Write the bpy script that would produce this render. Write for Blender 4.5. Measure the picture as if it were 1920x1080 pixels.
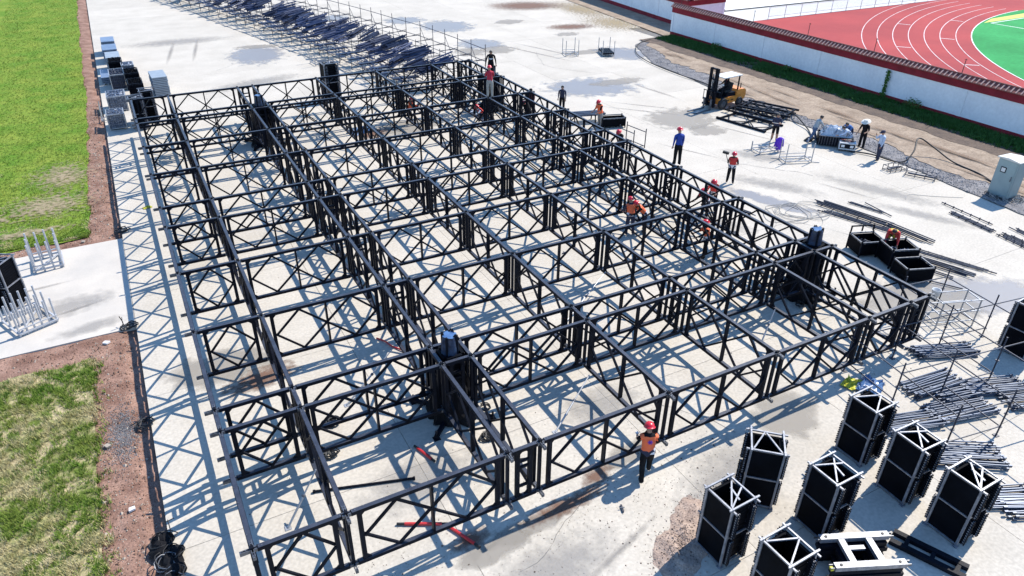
import bpy, bmesh, math, random
from mathutils import Vector, Matrix
from math import radians as rad, sin, cos, pi

random.seed(11)
SC = bpy.context.scene
COL = SC.collection
for _o in list(bpy.data.objects):
    bpy.data.objects.remove(_o)

# ---------------------------------------------------------------- camera
cam_d = bpy.data.cameras.new('camera')
cam = bpy.data.objects.new('camera', cam_d)
COL.objects.link(cam)
YAW, PIT, ROL = rad(28.42), rad(31.04), rad(0.573)
_f = Vector((sin(YAW) * cos(PIT), cos(YAW) * cos(PIT), -sin(PIT)))
_r0 = Vector((cos(YAW), -sin(YAW), 0))
_u0 = _r0.cross(_f)
_r = _r0 * cos(ROL) + _u0 * sin(ROL)
_u = _u0 * cos(ROL) - _r0 * sin(ROL)
M = Matrix((( _r.x, _u.x, -_f.x, -0.03), (_r.y, _u.y, -_f.y, -11.29), (_r.z, _u.z, -_f.z, 14.62), (0, 0, 0, 1)))
cam.matrix_world = M
cam_d.sensor_width = 36
cam_d.lens = 36 * 1344.24 / 1920
cam_d.clip_start = 0.1
cam_d.clip_end = 2000
SC.camera = cam

# ---------------------------------------------------------------- light
SUN_DIR = Vector((0.855, 0.20, 1.0)).normalized()          # towards the sun
elev = math.asin(SUN_DIR.z)
azim = math.atan2(SUN_DIR.x, SUN_DIR.y)                    # from +Y clockwise
world = bpy.data.worlds.new('World')
SC.world = world
world.use_nodes = True
wn = world.node_tree
wn.nodes.clear()
sky = wn.nodes.new('ShaderNodeTexSky')
sky.sky_type = 'NISHITA'
sky.sun_disc = False
sky.sun_elevation = elev
sky.sun_rotation = azim
sky.air_density = 1.0
sky.dust_density = 0.0
sky.ozone_density = 3.0
bg = wn.nodes.new('ShaderNodeBackground')
bg.inputs['Strength'].default_value = 0.15
wo = wn.nodes.new('ShaderNodeOutputWorld')
sat = wn.nodes.new('ShaderNodeHueSaturation')
sat.inputs['Saturation'].default_value = 1.12
wn.links.new(sky.outputs[0], sat.inputs['Color'])
wn.links.new(sat.outputs[0], bg.inputs[0])
wn.links.new(bg.outputs[0], wo.inputs[0])
sun_d = bpy.data.lights.new('sun', 'SUN')
sun_d.energy = 3.8
sun_d.angle = rad(0.5)
sun_d.color = (1.0, 0.935, 0.83)
sun = bpy.data.objects.new('sun', sun_d)
COL.objects.link(sun)
sun.rotation_euler = SUN_DIR.to_track_quat('Z', 'Y').to_euler()
SC.view_settings.view_transform = 'Standard'
SC.view_settings.look = 'None'
SC.view_settings.exposure = 0.95
SC.view_settings.gamma = 1.0
SC.view_settings.use_curve_mapping = False


# ---------------------------------------------------------------- materials
def mat(name, c, rough=0.6, metal=0.0, c2=None, scale=3.0, fine=0.0, fscale=60.0, bump=0.0, bscale=40.0, spec=0.5,
        detail=6.0, lo=0.35, hi=0.65, rand=0.0, trans=None):
    m = bpy.data.materials.new(name)
    m.use_nodes = True
    nt = m.node_tree
    b = nt.nodes['Principled BSDF']
    b.inputs['Roughness'].default_value = rough
    b.inputs['Metallic'].default_value = metal
    b.inputs['Specular IOR Level'].default_value = spec
    L = nt.links
    geo = nt.nodes.new('ShaderNodeNewGeometry')
    col = None
    if c2 is None:
        c2 = tuple(x * 0.8 for x in c)
    n = nt.nodes.new('ShaderNodeTexNoise')
    n.inputs['Scale'].default_value = scale
    n.inputs['Detail'].default_value = detail
    n.inputs['Roughness'].default_value = 0.6
    L.new(geo.outputs['Position'], n.inputs['Vector'])
    r = nt.nodes.new('ShaderNodeMapRange')
    r.inputs['From Min'].default_value = lo
    r.inputs['From Max'].default_value = hi
    L.new(n.outputs['Fac'], r.inputs['Value'])
    mx = nt.nodes.new('ShaderNodeMix')
    mx.data_type = 'RGBA'
    mx.inputs['A'].default_value = (*c, 1)
    mx.inputs['B'].default_value = (*c2, 1)
    L.new(r.outputs['Result'], mx.inputs['Factor'])
    col = mx.outputs['Result']
    if fine or rand:
        hsv = nt.nodes.new('ShaderNodeHueSaturation')
        L.new(col, hsv.inputs['Color'])
        add = nt.nodes.new('ShaderNodeMath')
        add.operation = 'ADD'
        add.inputs[0].default_value = 1.0
        add.inputs[1].default_value = 0.0
        if fine:
            n2 = nt.nodes.new('ShaderNodeTexNoise')
            n2.inputs['Scale'].default_value = fscale
            n2.inputs['Detail'].default_value = 3
            L.new(geo.outputs['Position'], n2.inputs['Vector'])
            r2 = nt.nodes.new('ShaderNodeMapRange')
            r2.inputs['From Min'].default_value = 0.3
            r2.inputs['From Max'].default_value = 0.7
            r2.inputs['To Min'].default_value = 1 - fine
            r2.inputs['To Max'].default_value = 1 + fine
            L.new(n2.outputs['Fac'], r2.inputs['Value'])
            L.new(r2.outputs['Result'], add.inputs[0])
        if rand:
            oi = nt.nodes.new('ShaderNodeObjectInfo')
            r3 = nt.nodes.new('ShaderNodeMapRange')
            r3.inputs['To Min'].default_value = -rand
            r3.inputs['To Max'].default_value = rand
            L.new(oi.outputs['Random'], r3.inputs['Value'])
            L.new(r3.outputs['Result'], add.inputs[1])
        L.new(add.outputs[0], hsv.inputs['Value'])
        col = hsv.outputs['Color']
    L.new(col, b.inputs['Base Color'])
    if bump:
        nb = nt.nodes.new('ShaderNodeTexNoise')
        nb.inputs['Scale'].default_value = bscale
        nb.inputs['Detail'].default_value = 4
        L.new(geo.outputs['Position'], nb.inputs['Vector'])
        bp = nt.nodes.new('ShaderNodeBump')
        bp.inputs['Strength'].default_value = bump
        bp.inputs['Distance'].default_value = 0.03
        L.new(nb.outputs['Fac'], bp.inputs['Height'])
        L.new(bp.outputs['Normal'], b.inputs['Normal'])
    return m


def stain_mat(name, c, rough, strength=0.8, spec=0.5, nscale=1.6, edge=0.12, amp=0.9):
    """a patch of damp or dirt with its own ragged outline, thinning out to the clean surface"""
    m = bpy.data.materials.new(name)
    m.use_nodes = True
    nt = m.node_tree
    L = nt.links
    b = nt.nodes['Principled BSDF']
    b.inputs['Base Color'].default_value = (*c, 1)
    b.inputs['Roughness'].default_value = rough
    b.inputs['Specular IOR Level'].default_value = spec
    tc = nt.nodes.new('ShaderNodeTexCoord')
    ln = nt.nodes.new('ShaderNodeVectorMath')
    ln.operation = 'LENGTH'
    L.new(tc.outputs['Object'], ln.inputs[0])
    geo = nt.nodes.new('ShaderNodeNewGeometry')
    n = nt.nodes.new('ShaderNodeTexNoise')
    n.inputs['Scale'].default_value = nscale
    n.inputs['Detail'].default_value = 5
    L.new(geo.outputs['Position'], n.inputs['Vector'])
    a = nt.nodes.new('ShaderNodeMath')
    a.operation = 'MULTIPLY_ADD'
    a.inputs[1].default_value = amp
    L.new(n.outputs['Fac'], a.inputs[0])
    L.new(ln.outputs['Value'], a.inputs[2])
    r = nt.nodes.new('ShaderNodeMapRange')
    r.inputs['From Min'].default_value = 1.0 - edge
    r.inputs['From Max'].default_value = 1.0 + edge
    r.inputs['To Min'].default_value = strength
    r.inputs['To Max'].default_value = 0.0
    L.new(a.outputs[0], r.inputs['Value'])
    L.new(r.outputs['Result'], b.inputs['Alpha'])
    return m


BLACK = mat('black_paint', (0.007, 0.008, 0.012), 0.45, 0.0, (0.011, 0.013, 0.020), 5, spec=0.05, bump=0.15, bscale=30)
TOPLIT = mat('sunlit_top_tone', (0.050, 0.058, 0.082), 0.42, 0.15, (0.026, 0.030, 0.044), 3.5, spec=0.35, lo=.3, hi=.7, bump=.2, bscale=40)  # paler grey, sun and sky sheen of upward faces put into the colour
PILEM = mat('navy_tube', (0.020, 0.034, 0.085), 0.45, 0.1, (0.040, 0.058, 0.12), 4, spec=0.3, rand=0.35)
LEDGM = mat('ledger_tube', (0.06, 0.08, 0.125), 0.40, 0.35, (0.045, 0.06, 0.095), 6, spec=0.5, rand=0.25)
BLACK2 = mat('black_panel', (0.003, 0.0035, 0.005), 0.6, 0.0, (0.005, 0.006, 0.009), 2, spec=0.03)
DGREY = mat('dark_tube', (0.018, 0.024, 0.042), 0.45, 0.1, (0.035, 0.045, 0.075), 6, spec=0.35, rand=0.2)
STEEL = mat('galvanised_steel', (0.42, 0.43, 0.45), 0.45, 0.5, (0.30, 0.31, 0.33), 8, spec=0.5)
STEEL2 = mat('worn_connector', (0.16, 0.17, 0.19), 0.45, 0.5, (0.07, 0.075, 0.09), 10)
SILVER = mat('pale_aluminium', (0.27, 0.28, 0.31), 0.45, 0.3, (0.15, 0.16, 0.19), 7, fine=.15, fscale=30)
CONC = mat('concrete', (0.50, 0.458, 0.395), 0.85, 0, (0.415, 0.378, 0.322), 0.45, fine=0.12, fscale=11, bump=0.12, bscale=60, spec=0.25, rand=0.035, lo=0.3, hi=0.72)
PATHC = mat('path_concrete', (0.53, 0.485, 0.425), 0.85, 0, (0.44, 0.41, 0.37), 0.5, fine=0.05, fscale=18, bump=0.1, bscale=60, spec=0.2)
JOINT = mat('joint_filler', (0.16, 0.15, 0.14), 0.9, 0, fine=0.2)
EARTH = mat('dry_earth', (0.30, 0.22, 0.16), 0.95, 0, (0.22, 0.155, 0.11), 0.3, fine=0.2, fscale=8)
SOIL = mat('brown_soil', (0.30, 0.185, 0.14), 0.95, 0, (0.165, 0.092, 0.068), 1.3, fine=0.3, fscale=22, bump=0.8, bscale=18, spec=0.15)
CLOD = mat('soil_clod', (0.27, 0.165, 0.12), 0.95, 0, (0.12, 0.07, 0.052), 4, spec=0.15)
CHIP = mat('pale_chip', (0.42, 0.37, 0.31), 0.9, 0, (0.30, 0.25, 0.2), 3)
DIRT = mat('sandy_track', (0.34, 0.27, 0.205), 0.95, 0, (0.235, 0.18, 0.135), 0.9, fine=0.22, fscale=9, bump=0.8, bscale=9, spec=0.15)
GRAVEL = mat('grey_gravel', (0.24, 0.23, 0.23), 0.95, 0, (0.14, 0.135, 0.14), 1.2, fine=0.4, fscale=16, bump=0.9, bscale=24, spec=0.2)
STONE = mat('gravel_stone', (0.30, 0.29, 0.29), 0.9, 0, (0.16, 0.155, 0.16), 6)
DARKEARTH = mat('dark_earth', (0.12, 0.085, 0.062), 0.95, 0, (0.07, 0.05, 0.04), 1.5, fine=0.3, fscale=10, bump=0.8, bscale=12)
LAWN = mat('lawn_turf', (0.185, 0.235, 0.036), 0.95, 0, (0.095, 0.185, 0.020), 0.55, fine=0.35, fscale=7, bump=0.9, bscale=14, spec=0.1)
LAWND = mat('thin_turf', (0.40, 0.33, 0.195), 0.95, 0, (0.11, 0.145, 0.030), 0.9, fine=0.4, fscale=9, bump=0.9, bscale=14, spec=0.1, lo=0.42, hi=0.6)
BLADE = mat('grass_blade', (0.115, 0.215, 0.022), 0.7, 0, (0.20, 0.245, 0.045), 0.8, spec=0.2)
BLADED = mat('dry_grass_blade', (0.52, 0.44, 0.26), 0.8, 0, (0.32, 0.31, 0.11), 1.4, spec=0.2)
WEED = mat('weed_leaf', (0.035, 0.105, 0.018), 0.7, 0, (0.055, 0.14, 0.03), 2.0, spec=0.2)
TRACK = mat('red_running_track', (0.37, 0.062, 0.060), 0.9, 0, (0.29, 0.05, 0.052), 0.14, fine=0.06, fscale=8, spec=0.15)
PITCH = mat('green_sports_ground', (0.035, 0.30, 0.085), 0.9, 0, (0.020, 0.21, 0.055), 0.16, fine=.12, fscale=3, spec=0.15)
WHITE = mat('white_line_paint', (0.78, 0.78, 0.77), 0.8, 0, (0.68, 0.67, 0.66), 2)
YELLOWP = mat('yellow_ground_paint', (0.55, 0.60, 0.10), 0.85)
WALLW = mat('white_wall_paint', (0.74, 0.76, 0.79), 0.85, 0, (0.66, 0.68, 0.72), 0.6, fine=0.05, fscale=5, spec=0.2)
WALLR = mat('red_wall_paint', (0.24, 0.022, 0.035), 0.8, 0, (0.17, 0.017, 0.026), 1.5, spec=0.2)
TILE = mat('roof_tile', (0.20, 0.055, 0.045), 0.75, 0, (0.13, 0.04, 0.035), 3)
TILEL = mat('roof_tile_ridge', (0.46, 0.30, 0.26), 0.75, 0, (0.34, 0.2, 0.17), 3)
ORANGE = mat('orange_paint', (0.72, 0.27, 0.045), 0.4, 0, (0.62, 0.21, 0.03), 3, spec=0.5)
RUBBER = mat('rubber', (0.018, 0.018, 0.020), 0.8, 0, (0.03, 0.03, 0.032), 8)
CABW = mat('canopy_white', (0.72, 0.71, 0.69), 0.5, 0)
CABG = mat('cabinet_grey_green', (0.25, 0.33, 0.34), 0.45, 0, (0.21, 0.28, 0.29), 1.5)
CABT = mat('cabinet_roof', (0.60, 0.58, 0.54), 0.6)
BLUET = mat('blue_wrap', (0.035, 0.085, 0.20), 0.3, 0.0, (0.08, 0.16, 0.32), 9, spec=0.5)
WRAPD = mat('dark_wrap', (0.008, 0.014, 0.032), 0.3, 0.0, (0.028, 0.05, 0.10), 7, spec=0.4)
PALEM = mat('pale_zinc', (0.50, 0.51, 0.53), 0.45, 0.2, (0.38, 0.39, 0.42), 7)
SHEETB = mat('blue_grey_sheet', (0.11, 0.15, 0.23), 0.45, 0.2, (0.16, 0.21, 0.29), 3, rand=0.2)
SHEETG = mat('grey_sheet', (0.28, 0.32, 0.36), 0.5, 0.1, (0.23, 0.27, 0.31), 3, rand=0.12)
COUPL = mat('zinc_coupler', (0.24, 0.28, 0.36), 0.38, 0.4, (0.08, 0.10, 0.14), 15)
RED = mat('red_plastic', (0.52, 0.025, 0.03), 0.45, 0, (0.45, 0.02, 0.025), 4)
YELLOW = mat('yellow_plastic', (0.50, 0.48, 0.03), 0.6, 0)
PURPLE = mat('purple_cloth', (0.13, 0.03, 0.50), 0.8, 0, (0.10, 0.02, 0.42), 6)
CLEARW = mat('clear_wrap', (0.52, 0.56, 0.62), 0.22, 0.0, (0.30, 0.34, 0.40), 5, spec=0.9, bump=1.0, bscale=6)
GREYPL = mat('light_grey_plastic', (0.58, 0.60, 0.62), 0.5)
CABLE = mat('black_cable', (0.012, 0.012, 0.014), 0.6)
CABLEG = mat('grey_cable', (0.36, 0.35, 0.33), 0.6)
GLASSD = mat('dark_lens', (0.01, 0.01, 0.012), 0.15, spec=0.8)
SKIN = mat('skin', (0.36, 0.20, 0.135), 0.6, 0, (0.30, 0.165, 0.11), 10)
HAIR = mat('black_hair', (0.010, 0.009, 0.009), 0.6)
GLOVE = mat('white_glove', (0.65, 0.65, 0.66), 0.85)
HIVIS = mat('orange_vest', (0.80, 0.165, 0.055), 0.75, 0, (0.72, 0.12, 0.045), 6)
HIVISR = mat('red_vest', (0.62, 0.045, 0.035), 0.75, 0, (0.50, 0.03, 0.028), 6)
REFL = mat('reflective_stripe', (0.70, 0.72, 0.76), 0.4)
NAVY = mat('navy_cloth', (0.014, 0.018, 0.045), 0.85, 0, (0.02, 0.024, 0.055), 5)
BLKC = mat('black_cloth', (0.007, 0.007, 0.009), 0.9, 0, (0.014, 0.014, 0.016), 5, spec=0.1)
BLUEC = mat('blue_cloth', (0.015, 0.05, 0.30), 0.85, 0, (0.012, 0.04, 0.24), 5)
BLUEL = mat('mid_blue_cloth', (0.05, 0.14, 0.36), 0.85)
LBLUE = mat('light_blue_cloth', (0.48, 0.55, 0.68), 0.85)
GREYC = mat('grey_cloth', (0.33, 0.36, 0.38), 0.85)
JEANS = mat('denim', (0.07, 0.115, 0.20), 0.85, 0, (0.05, 0.08, 0.15), 8)
KHAKI = mat('khaki_cloth', (0.30, 0.29, 0.27), 0.85)
REDC = mat('red_cloth', (0.42, 0.02, 0.045), 0.85, 0, (0.35, 0.015, 0.035), 5)
DREDC = mat('maroon_cloth', (0.10, 0.015, 0.025), 0.85)
HELM = mat('red_helmet', (0.60, 0.015, 0.035), 0.3, spec=0.6)
HATW = mat('straw_white', (0.70, 0.68, 0.62), 0.8)
SHOE = mat('shoe', (0.02, 0.02, 0.022), 0.7)
EMBLEM = mat('purple_emblem', (0.13, 0.03, 0.33), 0.8)
BLUEPOLE = mat('blue_pole_paint', (0.02, 0.10, 0.50), 0.5)
BLUER = mat('blue_grey_road', (0.10, 0.14, 0.24), 0.8, 0, (0.12, 0.16, 0.26), 1)
PALE = mat('pale_pavement', (0.52, 0.51, 0.49), 0.9, 0, (0.46, 0.45, 0.43), 0.5)
FENCEP = mat('fence_grey', (0.55, 0.53, 0.52), 0.6)
PUD = stain_mat('wet_patch', (0.25, 0.245, 0.26), 0.35, 0.62, 0.5)
DAMP = stain_mat('damp_patch', (0.30, 0.275, 0.24), 0.7, 0.6, 0.3)
MUD = stain_mat('mud_patch', (0.17, 0.09, 0.06), 0.8, 0.8, 0.3, nscale=4.0, edge=.25, amp=1.0)
BARE = stain_mat('bare_ground', (0.31, 0.25, 0.16), 0.95, 0.92, 0.1, nscale=4.5, edge=0.22, amp=1.5)
SCUFF = stain_mat('grey_scuff', (0.27, 0.26, 0.25), 0.8, 0.45, 0.3, nscale=3, edge=0.3)


# ---------------------------------------------------------------- mesh helpers
class MB:
    def __init__(s):
        s.v, s.f, s.m = [], [], []

    def add(s, vs, fs, mi=0):
        n = len(s.v)
        s.v += [tuple(x) for x in vs]
        for q in fs:
            s.f.append(tuple(i + n for i in q))
            s.m.append(mi)

    def box(s, c, d, mi=0, R=None):
        hx, hy, hz = d[0] / 2, d[1] / 2, d[2] / 2
        vs = [Vector((x, y, z)) for x in (-hx, hx) for y in (-hy, hy) for z in (-hz, hz)]
        if R is not None:
            vs = [R @ p for p in vs]
        c = Vector(c)
        s.add([p + c for p in vs], [(0, 1, 3, 2), (4, 6, 7, 5), (0, 4, 5, 1), (2, 3, 7, 6), (0, 2, 6, 4), (1, 5, 7, 3)], mi)

    def bx(s, x0, x1, y0, y1, z0, z1, mi=0):
        s.box(((x0 + x1) / 2, (y0 + y1) / 2, (z0 + z1) / 2), (x1 - x0, y1 - y0, z1 - z0), mi)

    def bar(s, a, b, w, h, mi=0, up=(0, 0, 1)):
        a, b = Vector(a), Vector(b)
        d = b - a
        L = d.length
        d.normalize()
        u = Vector(up)
        if abs(d.dot(u)) > 0.98:
            u = Vector((0, 1, 0))
        sx = d.cross(u).normalized()
        uz = sx.cross(d)
        R = Matrix((sx, d, uz)).transposed()
        s.box((a + b) / 2, (w, L, h), mi, R)

    def ring(s, c, d, r, n):
        d = Vector(d).normalized()
        u = Vector((0, 0, 1)) if abs(d.z) < 0.9 else Vector((1, 0, 0))
        a = d.cross(u).normalized()
        b = d.cross(a)
        return [Vector(c) + a * r * cos(2 * pi * k / n) + b * r * sin(2 * pi * k / n) for k in range(n)]

    def tube(s, a, b, r, n=6, mi=0, r2=None, cap=True):
        a, b = Vector(a), Vector(b)
        d = b - a
        vs = s.ring(a, d, r, n) + s.ring(b, d, r if r2 is None else r2, n)
        fs = [(k, (k + 1) % n, n + (k + 1) % n, n + k) for k in range(n)]
        if cap:
            fs += [tuple(range(n))[::-1], tuple(range(n, 2 * n))]
        s.add(vs, fs, mi)

    def path(s, pts, r, n=5, mi=0):
        pts = [Vector(p) for p in pts]
        vs = []
        for i, p in enumerate(pts):
            d = pts[min(i + 1, len(pts) - 1)] - pts[max(i - 1, 0)]
            vs += s.ring(p, d, r, n)
        fs = []
        for i in range(len(pts) - 1):
            for k in range(n):
                fs.append((i * n + k, i * n + (k + 1) % n, (i + 1) * n + (k + 1) % n, (i + 1) * n + k))
        s.add(vs, fs, mi)

    def prism(s, pts, z0, z1, mi=0):
        n = len(pts)
        vs = [(p[0], p[1], z0) for p in pts] + [(p[0], p[1], z1) for p in pts]
        fs = [tuple(range(n))[::-1], tuple(range(n, 2 * n))] + [(k, (k + 1) % n, n + (k + 1) % n, n + k) for k in range(n)]
        s.add(vs, fs, mi)

    def sheet(s, pts, z, mi=0):
        s.add([(p[0], p[1], z) for p in pts], [tuple(range(len(pts)))], mi)

    def lathe(s, prof, n=14, c=(0, 0, 0), mi=0):
        vs = []
        for r, z in prof:
            vs += [(c[0] + r * cos(2 * pi * k / n), c[1] + r * sin(2 * pi * k / n), c[2] + z) for k in range(n)]
        fs = []
        for i in range(len(prof) - 1):
            fs += [(i * n + k, i * n + (k + 1) % n, (i + 1) * n + (k + 1) % n, (i + 1) * n + k) for k in range(n)]
        fs.append(tuple(range(n))[::-1])
        fs.append(tuple(range((len(prof) - 1) * n, len(prof) * n)))
        s.add(vs, fs, mi)

    def rock(s, c, r, mi=0):
        vs = []
        for d in ((1, 0, 0), (-1, 0, 0), (0, 1, 0), (0, -1, 0), (0, 0, 1), (0, 0, -.6)):
            k = r * random.uniform(.6, 1.25)
            vs.append((c[0] + d[0] * k, c[1] + d[1] * k, c[2] + d[2] * k * .8))
        s.add(vs, [(0, 2, 4), (2, 1, 4), (1, 3, 4), (3, 0, 4), (2, 0, 5), (1, 2, 5), (3, 1, 5), (0, 3, 5)], mi)

    def mesh(s, name, mats, smooth=False):
        me = bpy.data.meshes.new(name)
        me.from_pydata(s.v, [], s.f)
        for m in (mats if isinstance(mats, (list, tuple)) else [mats]):
            me.materials.append(m)
        if any(s.m):
            me.polygons.foreach_set('material_index', s.m)
        if smooth:
            me.polygons.foreach_set('use_smooth', [True] * len(s.f))
        me.update()
        return me

    def build(s, name, mats, parent=None, smooth=False, loc=None, rz=0.0):
        return inst(name, s.mesh(name, mats, smooth), parent, loc, rz)


def inst(name, me, parent=None, loc=None, rz=0.0):
    o = bpy.data.objects.new(name, me)
    COL.objects.link(o)
    if parent:
        o.parent = parent
    if loc is not None:
        o.location = loc
    if rz:
        o.rotation_euler = (0, 0, rz)
    return o


def tag(o, label, cat, group=None, kind=None):
    o['label'] = label
    o['category'] = cat
    if group:
        o['group'] = group
    if kind:
        o['kind'] = kind
    return o


def thing(name, label, cat, loc=(0, 0, 0), rz=0.0, group=None):
    o = bpy.data.objects.new(name, None)
    o.empty_display_size = 0.2
    COL.objects.link(o)
    o.location = loc
    o.rotation_euler = (0, 0, rz)
    return tag(o, label, cat, group)


def struct(o):
    o['kind'] = 'structure'
    return o


def stuff(o):
    o['kind'] = 'stuff'
    return o


def copy_tree(o, parent=None):
    c = o.copy()
    COL.objects.link(c)
    c.parent = parent
    for ch in list(o.children):
        copy_tree(ch, c)
    return c


# ================================================================ SETTING
base = MB()
base.sheet([(-500, -120), (600, -120), (600, 700), (-500, 700)], -0.25)
struct(base.build('ground', EARTH))

# concrete yard: a bed under separate slabs with open joints between them
yard = MB()
yard.sheet([(-1.77, -30), (62, -30), (62, 190), (-1.77, 190)], -0.045)
yard_o = struct(yard.build('concrete_yard', JOINT))
xs = [-1.77, 4.7, 11.0, 17.1, 23.0, 28.95, 34.2, 39.4, 45.5, 52.0]
ys = [-24.0 + 6.6 * k + 0.4 for k in range(30)]
slab_cache = {}
xs_near, xs_far = xs, [-1.77, 15.4, 23.0, 28.95, 34.2, 39.4, 45.5, 52.0]
for j in range(len(ys) - 1):
    xs = xs_near if ys[j] < 36 else xs_far
    for i in range(len(xs) - 1):
        w, d = xs[i + 1] - xs[i] - 0.014, ys[j + 1] - ys[j] - 0.012
        if xs[i] > 45 and ys[j] < 45.0:
            continue                                        # track and verge lie there
        if xs[i] > 39 and ys[j + 1] < 40:
            continue                                        # dirt verge
        key = (round(w, 3), round(d, 3))
        if key not in slab_cache:
            b = MB()
            b.bx(-w / 2, w / 2, -d / 2, d / 2, -0.09, 0)
            slab_cache[key] = b.mesh('slab', CONC)
        inst('slab', slab_cache[key], yard_o, ((xs[i] + xs[i + 1]) / 2, (ys[j] + ys[j + 1]) / 2, random.uniform(-.002, .0015)))

# old paving edge that curves away on the far left of the yard
b = MB()
edge_pts = [(15.9, 43.5), (14.6, 49), (12.9, 55.5), (11.5, 61.5), (9.95, 67.7), (8.7, 73.5), (7.6, 79.5), (6.0, 90)]
for (x0, y0), (x1, y1) in zip(edge_pts, edge_pts[1:]):
    b.add([(x0 - .05, y0, .006), (x0 + .05, y0, .006), (x1 + .05, y1, .006), (x1 - .05, y1, .006)], [(0, 1, 2, 3)])
struct(b.build('paving_joint', JOINT))

# side path of pale concrete crossing the verge on the left
b = MB()
b.bx(-30, -1.778, 13.9, 21.75, -0.12, 0.0)
struct(b.build('side_path', PATHC))


def grid_ground(name, x0, x1, y0, y1, step, fz, m, edge=None):
    nx, ny = max(2, int((x1 - x0) / step[0])), max(2, int((y1 - y0) / step[1]))
    vs, fs = [], []
    for j in range(ny + 1):
        for i in range(nx + 1):
            x = x0 + (x1 - x0) * i / nx
            y = y0 + (y1 - y0) * j / ny
            if edge:
                x, y = edge(x, y, i / nx, j / ny)
            vs.append((x, y, fz(x, y)))
    for j in range(ny):
        for i in range(nx):
            a = j * (nx + 1) + i
            fs.append((a, a + 1, a + nx + 2, a + nx + 1))
    q = MB()
    q.add(vs, fs)
    return struct(q.build(name, m, smooth=True))


from mathutils import noise as mnoise


def nz(x, y, s, k=0):
    return mnoise.noise(Vector((x * s, y * s, 3.7 * k)))


def lawn_edge(y):
    e = -2.75 - 0.02 * max(0, 40 - y) + 0.16 * nz(0, y, .6, 1) + 0.10 * nz(0, y, 2.2, 2)
    if y < 13:
        e = -3.25 + 0.12 * nz(0, y, .8, 3) + .06 * nz(0, y, 3, 4)
    return e


def soil_h(x, y):
    return -0.035 - .10 * max(0, min(1, (x + 2.25) / .3)) + 0.05 * nz(x, y, 1.2, 5) + 0.035 * nz(x, y, 4, 6) + .012 * nz(x, y, 11, 7)


grid_ground('soil_verge', -3.7, -1.773, -16, 13.88, (.1, .1), soil_h, SOIL)
grid_ground('soil_verge', -3.9, -1.773, 21.77, 60, (.14, .16), soil_h, SOIL)
grid_ground('soil_verge', -3.6, -1.6, 60, 180, (.5, 1.5), soil_h, SOIL)
grid_ground('soil_verge', -14, -3.7, 12.2, 13.88, (.2, .12), soil_h, SOIL)
grid_ground('soil_verge', -14, -3.9, 21.77, 22.6, (.2, .12), soil_h, SOIL)


def lawn_z(x, y):
    return 0.012 + 0.02 * nz(x, y, .7, 8)


def lawn_patch(name, x0, y0, y1, m, step):
    def e(x, y, u, v):
        xe = lawn_edge(y)
        return x0 + (xe - x0) * u, y + (0.15 * nz(x, 0, 1.2, 9) if 0.001 < v < .999 else 0.22 * nz(x, 0, .9, 10))
    return grid_ground(name, x0, -3, y0, y1, step, lawn_z, m, e)


lawn_patch('lawn', -14, -16, 12.45, LAWND, (.3, .25))
lawn_patch('lawn', -40, 22.5, 70, LAWN, (1.0, .4))
lawn_patch('lawn', -60, 69.6, 200, LAWN, (3, 3))

# real tufts on the lawn, denser close to the camera
def tufts(name, n, area, hrange, mats, dens=lambda x, y: 1.0, leaves=5, spread=.05, mpick=None, z=0.0, wid=.008):
    q = MB()
    k = 0
    tries = 0
    while k < n and tries < n * 8:
        tries += 1
        x, y = area()
        if random.random() > dens(x, y):
            continue
        k += 1
        mi = mpick(x, y) if mpick else 0
        for _ in range(leaves):
            a = random.uniform(0, 2 * pi)
            h = random.uniform(*hrange)
            px, py = x + random.uniform(-spread, spread), y + random.uniform(-spread, spread)
            dx, dy = cos(a), sin(a)
            ln = random.uniform(.3, 1.1) * h
            w = wid * random.uniform(.7, 1.5)
            z0 = z - .02
            q.add([(px - dy * w, py + dx * w, z0), (px + dy * w, py - dx * w, z0), (px + dx * ln, py + dy * ln, z + h)], [(0, 1, 2)], mi)
    return stuff(q.build(name, mats))


def dry(x, y):
    s = nz(x, y, .9, 11) + .5 * nz(x, y, 2.6, 12)
    band = -4.35 < x < -3.3
    return 1 if s > (.30 if band else .0) + random.uniform(-.18, .18) else 0


def near_area():
    y = random.uniform(1.0, 12.4)
    x = random.uniform(-7.2, lawn_edge(y) + .04)
    if random.random() < .02:                               # strays creeping into the soil
        x = lawn_edge(y) + abs(random.gauss(0, .16))
    return x, y


def near_far():
    y = 22.6 + 75 * random.random() ** 2.0
    return random.uniform(-9.5, lawn_edge(y) + .05), y


def bare_d(x, y):
    for cx, cy, rx, ry in BARES:
        if ((x - cx) / rx) ** 2 + ((y - cy) / ry) ** 2 < .75 + .4 * nz(x, y, 2, 13):
            return .42
    return 1.0


BARES = [(-4.1, 30.9, 1.3, 1.9), (-4.7, 27.0, 1.9, 1.5), (-5.9, 24.1, 2.4, .42), (-7.4, 26.2, 1.4, .8)]
tag(tufts('grass', 15000, near_area, (.05, .15), [BLADE, BLADED], dens=lambda x, y: min(1, max(.12, .6 + 1.4 * nz(x, y, 3.2, 44))), leaves=6, wid=.010, mpick=dry), 'patchy short grass, green and straw coloured, beside the soil verge', 'grass')
tag(tufts('grass', 19000, near_far, (.05, .12), [BLADE, BLADED], dens=bare_d, leaves=4, wid=.013,
          mpick=lambda x, y: 1 if (y < 33 and nz(x, y, 1.2, 14) > .25) else 0), 'bright green lawn grass on the far side of the pale path', 'grass')


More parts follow.
